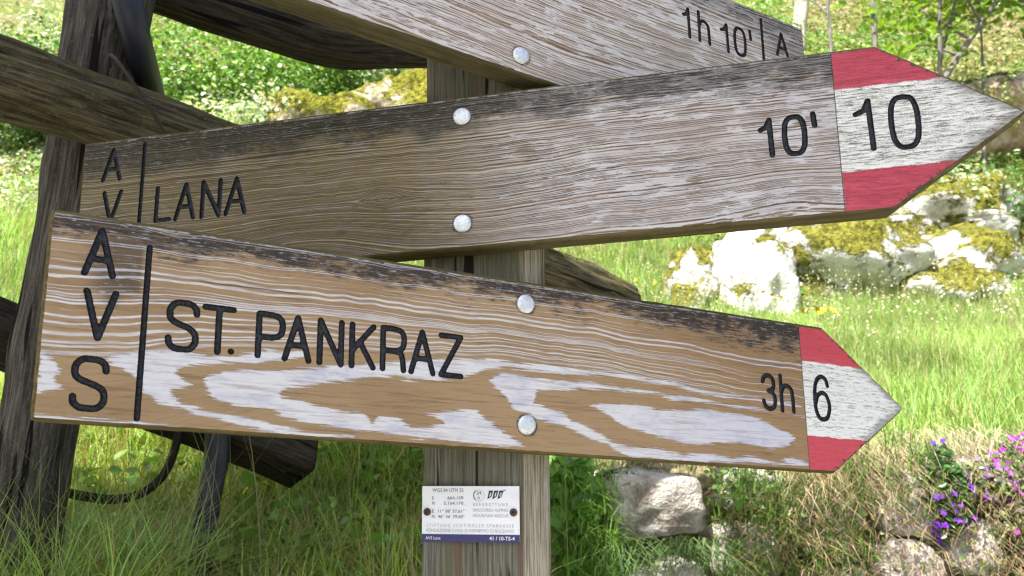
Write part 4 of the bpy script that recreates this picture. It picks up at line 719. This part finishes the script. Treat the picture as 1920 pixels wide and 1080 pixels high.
# --- upper board, mirrored: points to the left, its tip rises out of the picture
zb1 = lambda a: 1.9829 - 0.157 * (a + 0.245); H1 = 0.1995
def ring1(a, w):
    ww = w + 0.012 * np.exp(-((a - 0.05) / 0.16) ** 2) * np.exp(-((w - 0.02) / 0.08) ** 2) + 0.0014 * vnoise(a * 20, w * 30, 25) + 0.0007 * vnoise(a * 70, w * 80, 26) - 0.05 * (a - 0.1) ** 2
    return (H1 - ww) / H1
stain1 = lambda a, w: np.maximum(0.72 * smooth01((a - 0.325) / 0.04) * smooth01((w - 0.118 + 0.02 * vnoise(a * 40, w * 40, 33)) / 0.045), 0.72 * smooth01((a - 0.16) / 0.10) * smooth01((w - 0.160 + 0.012 * vnoise(a * 40, w * 60, 34)) / 0.02))
P1 = dict(H=H1, a0=-0.25, a1=0.25, glazeL=(0.33, 0.22, 0.145), glazeR=(0.30, 0.22, 0.16), glaze2=(0.21, 0.14, 0.092), lines=100, ldet=0.8, thr=0.49, thrlow=0.12, crev=0.55, split=0.235, thrvar=0.14, thr_side=0.0, wob=0.009,
          white=(0.66, 0.635, 0.64), lav=(0.49, 0.43, 0.48), flake=0.515, flake_side=0.0, grime=0.016, grime_side=0.016, grime_shade_col=(0.040, 0.037, 0.042), keep=0.4, redc=(0.50, 0.060, 0.085), wear=0.58, lstr=0.85, gap=0.26, bump=0.8)
G1 = [('1',.2139,.2220,.1240,.1620),('h',.2370,.2519,.1245,.1645),('1',.2711,.2805,.1244,.1617),('0',.2919,.3083,.1261,.1637),("'",.3169,.3178,.1541,.1658),('A',.3603,.3785,.1483,.1808),('V',.3603,.3785,.0880,.1230),('S',.3610,.3780,.0250,.0620)]
G1 = [(c_, l, r, b, t_, 0.0023) for c_, l, r, b, t_ in G1] + [('|', .3355, .3385, .005, .190, 0.0022)]
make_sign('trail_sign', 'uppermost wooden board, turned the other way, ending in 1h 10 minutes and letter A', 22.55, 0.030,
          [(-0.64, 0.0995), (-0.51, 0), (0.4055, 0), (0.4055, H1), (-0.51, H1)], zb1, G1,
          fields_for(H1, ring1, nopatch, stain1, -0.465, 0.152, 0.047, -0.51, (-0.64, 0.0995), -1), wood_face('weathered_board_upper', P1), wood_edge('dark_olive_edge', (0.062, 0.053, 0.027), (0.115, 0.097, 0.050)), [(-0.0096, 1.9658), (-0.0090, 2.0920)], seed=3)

# ------------------------------------------------------------------ sign post
def post_mesh():
    base = np.array([(-0.1000, 0.8600), (0.0106, 0.8411), (0.0385, 0.8528), (0.0405, 0.955), (-0.0940, 0.968)])
    ring = []
    for i in range(len(base)):
        p, q = base[i], base[(i + 1) % len(base)]; m = max(2, int(np.linalg.norm(q - p) / 0.005))
        for k in range(m): ring.append(p + (q - p) * k / m)
    ring = np.array(ring); cen = ring.mean(0); zs = np.arange(0.3, 2.26, 0.012); n = len(ring); V, U = [], []
    per = np.concatenate([[0], np.cumsum(np.linalg.norm(np.diff(ring, axis=0), axis=1))])
    for z in zs:
        for i, (x, y) in enumerate(ring):
            d = 0.0022 * mnoise.noise(Vector((per[i] * 90, z * 5, 1))) + 0.0013 * mnoise.noise(Vector((per[i] * 260, z * 9, 4)))
            e = Vector((x - cen[0], y - cen[1])).normalized() * (d - 0.0016); V.append((x + e.x, y + e.y, z)); U.append((z, per[i], 0))
    m = len(zs); P = [(r * n + i, r * n + (i + 1) % n, (r + 1) * n + (i + 1) % n, (r + 1) * n + i) for r in range(m - 1) for i in range(n)]
    P += [tuple((m - 1) * n + i for i in range(n))]
    return mesh_py('shaft', V, P, True, {'uvw': U})
t = NT('post_wood'); v = t.attr('uvw', 'Vector'); zz, pp, _ = t.xyz(v)
g1 = t.noise(t.vmul(v, (9, 420, 1)), 1, 6, 0.75); g2 = t.noise(t.vmul(v, (9, 45, 1)), 1, 4, 0.6); g3 = t.noise(t.vmul(v, (3.2, 75, 1)), 1, 2, 0.4, 0.5)
c = t.mix(t.step(g1, 0.32, 0.68), (0.075, 0.070, 0.050), (0.27, 0.255, 0.215)); c = t.mix(t.mul(t.step(g2, 0.42, 0.66), 0.6), c, (0.125, 0.125, 0.065))  # base colour lowered to stand for the shade between the boards
c = t.mix(t.mul(t.step(t.noise(t.vmul(v, (5, 60, 1)), 1, 3), 0.58, 0.68), 0.7), c, (0.17, 0.095, 0.07))
ck = t.step(g3, 0.33, 0.37); c = t.mix(ck, (0.022, 0.018, 0.014), c)
ch = t.mul(t.step(pp, 0.1095, 0.114), t.step(pp, 0.147, 0.140)); pale = t.mix(t.step(g1, 0.36, 0.62), (0.13, 0.11, 0.06), (0.50, 0.455, 0.37)); c = t.mix(ch, c, pale)  # pale fibrous chamfer, painted lighter for the brighter light on the right
t.bump(t.add(g1, t.add(t.mul(ck, 0.8), t.mul(g2, 0.4))), 0.8, 0.004); M_POST = t.fin(c, 0.9, 0.15)
sp_ = empty('sign_post', (-0.03, 0.905, 0.3)); tag(sp_, 'weathered grey wooden post that carries the three arrow boards', 'post')
o = link('shaft', post_mesh(), M_POST, sp_); o.matrix_parent_inverse = Matrix.Translation((0.03, -0.905, -0.3))

# ------------------------------------------------------------------ rescue plate
yaw2 = math.radians(-9.79)
pl = empty('information_plate', ARR, yaw2); tag(pl, 'small white metal plate with coordinates and dark blue band, screwed to sign post', 'plate')
PW, PH, PX, PZ = 0.1055, 0.0572, -0.1105, 1.4925 - ARR[2]      # upper left corner
def slab(name, x0, x1, z0, z1, y0, y1, mat, parent, bev=0.0):
    V = [(x, y, z) for y in (y0, y1) for z in (z0, z1) for x in (x0, x1)]
    F = [(0, 1, 3, 2), (4, 6, 7, 5), (0, 4, 5, 1), (2, 3, 7, 6), (0, 2, 6, 4), (1, 5, 7, 3)]
    return link(name, mesh_py(name, V, F, False), mat, parent)
t = NT('white_enamel'); v = t.obj(); nn = t.noise(v, 60, 4); c = t.mix(t.mul(t.step(nn, 0.5, 0.75), 0.35), (0.80, 0.80, 0.83), (0.62, 0.62, 0.66)); c = t.mix(t.mul(t.step(t.noise(v, 240, 5, 0.7), 0.60, 0.72), 0.5), c, (0.36, 0.33, 0.28)); M_ENAM = t.fin(c, 0.4, 0.4)
M_BLUE = simple('blue_band', (0.040, 0.036, 0.13), 0.4, 0.4); M_TXT = simple('grey_print', (0.13, 0.13, 0.15), 0.6); M_TXTL = simple('faded_print', (0.36, 0.36, 0.39), 0.6); M_TXTW = simple('white_print', (0.8, 0.8, 0.82), 0.6); M_TXTD = simple('dark_print', (0.03, 0.03, 0.05), 0.6)
slab('plate', PX, PX + PW, PZ - PH, PZ, -0.0035, -0.0022, M_ENAM, pl)
band = slab('blue_band', PX, PX + PW, PZ - PH, PZ - PH * 0.862, -0.0041, -0.0036, M_BLUE, pl)
def text(body, x0, x1, base, cap, mat, y=-0.0039, parent=pl, shear=0.0, bold=0.0):
    cu = bpy.data.curves.new('text', 'FONT'); cu.body = body; cu.size = 1.0; cu.shear = shear; cu.offset = bold; cu.resolution_u = 3
    ob = bpy.data.objects.new('text', cu); COL.objects.link(ob); bpy.context.view_layer.update()
    me = bpy.data.meshes.new_from_object(ob.evaluated_get(bpy.context.evaluated_depsgraph_get())); bpy.data.objects.remove(ob)
    co = np.zeros(len(me.vertices) * 3, np.float32); me.vertices.foreach_get('co', co); co = co.reshape(-1, 3)
    lx, hx = co[:, 0].min(), co[:, 0].max(); k = (x1 - x0) / (hx - lx) * PW; ky = cap * PH / 0.72
    V = np.stack([PX + x0 * PW + (co[:, 0] - lx) * k, np.full(len(co), y), PZ - base * PH + co[:, 1] * ky], -1); me.vertices.foreach_set('co', V.astype(np.float32).ravel()); me.update()
    me.materials.clear(); me.name = 'printed_text'
    return link('printed_text', me, mat, parent)
text('WGS 84 UTM 32', .109, .43, .105, .066, M_TXT); text('E', .106, .124, .24, .058, M_TXT); text('664.159', .265, .428, .24, .058, M_TXT); text('N', .106, .132, .335, .058, M_TXT); text('5.164.170', .228, .428, .335, .058, M_TXT)
text('E', .106, .124, .478, .058, M_TXT); text("11° 08' 37,61\"", .168, .44, .478, .058, M_TXT); text('N', .106, .132, .574, .058, M_TXT); text("46° 36' 39,60\"", .165, .44, .574, .058, M_TXT)
text('B E R G R E T T U N G', .53, .885, .355, .056, M_TXTL); text('SOCCORSO ALPINO', .53, .885, .455, .056, M_TXTL); text('MOUNTAIN RESCUE', .53, .885, .555, .056, M_TXTL)
text('S T I F T U N G   S Ü D T I R O L E R   S P A R K A S S E', .05, .94, .735, .06, M_TXTL); text('FONDAZIONE CASSA DI RISPARMIO DI BOLZANO', .045, .94, .825, .06, M_TXTL)
text('AVS Lana', .04, .195, .955, .055, M_TXTW, -0.0044, band); text('41 / 10-TS-4', .695, .95, .958, .066, M_TXTW, -0.0044, band, 0, 0.012)
text('24', .565, .615, .15, .06, M_TXT); text('h', .578, .600, .235, .055, M_TXT)
def ring_mesh(cx, cy, r0, r1, t0, t1, mat):
    n = 30; V, F = [], []
    for i in range(n + 1):
        th = t0 + (t1 - t0) * i / n
        for r in (r0, r1): V.append((PX + cx * PW + math.cos(th) * r, -0.0039, PZ - cy * PH + math.sin(th) * r))
    for i in range(n): F.append((2 * i, 2 * i + 1, 2 * i + 3, 2 * i + 2))
    return link('telephone_emblem', mesh_py('telephone_emblem', V, F, False), mat, pl)
ring_mesh(.59, .165, .0057, .0060, 0, 2 * math.pi, M_TXTL); ring_mesh(.59, .165, .0054, .0062, math.radians(125), math.radians(235), M_TXTD)
for i, dgt in enumerate('118'):
    x = .675 + i * .052; q = [(x, .235), (x + .02, .08), (x + .062, .08), (x + .042, .19)]
    fl = link('number_flag', mesh_py('number_flag', [(PX + a * PW, -0.0039, PZ - b * PH) for a, b in q], [(0, 1, 2, 3)], False), M_TXTD, pl)
    text(dgt, x + .022, x + .044, .185, .075, M_TXTW, -0.0043, fl, 0.2)
link('number_flag', mesh_py('number_flag', [(PX + a * PW, -0.0039, PZ - b * PH) for a, b in ((.835, .10), (.845, .065), (.87, .062))], [(0, 1, 2)], False), M_TXTD, pl)
t = NT('rusty_screw'); c = t.mix(t.noise(t.obj(), 500, 3), (0.030, 0.020, 0.014), (0.17, 0.10, 0.065)); M_SCREW = t.fin(c, 0.5, 0.4, 0.6)
for cx in (.054, .94):
    V, F, k = [], [], 16; cxw = PX + cx * PW; cz = PZ - .465 * PH; r = 0.0041
    for rr, y in ((1.0, -0.0040), (0.9, -0.0058), (0.6, -0.0068), (0.42, -0.0068), (0.36, -0.0050)):
        for j in range(k): th = 2 * math.pi * j / k; V.append((cxw + math.cos(th) * rr * r, y, cz + math.sin(th) * rr * r))
    for i in range(4):
        for j in range(k): F.append((i * k + j, i * k + (j + 1) % k, (i + 1) * k + (j + 1) % k, (i + 1) * k + j))
    F.append(tuple(4 * k + j for j in range(k))); link('screw', mesh_py('screw', V, F, True), M_SCREW, pl)
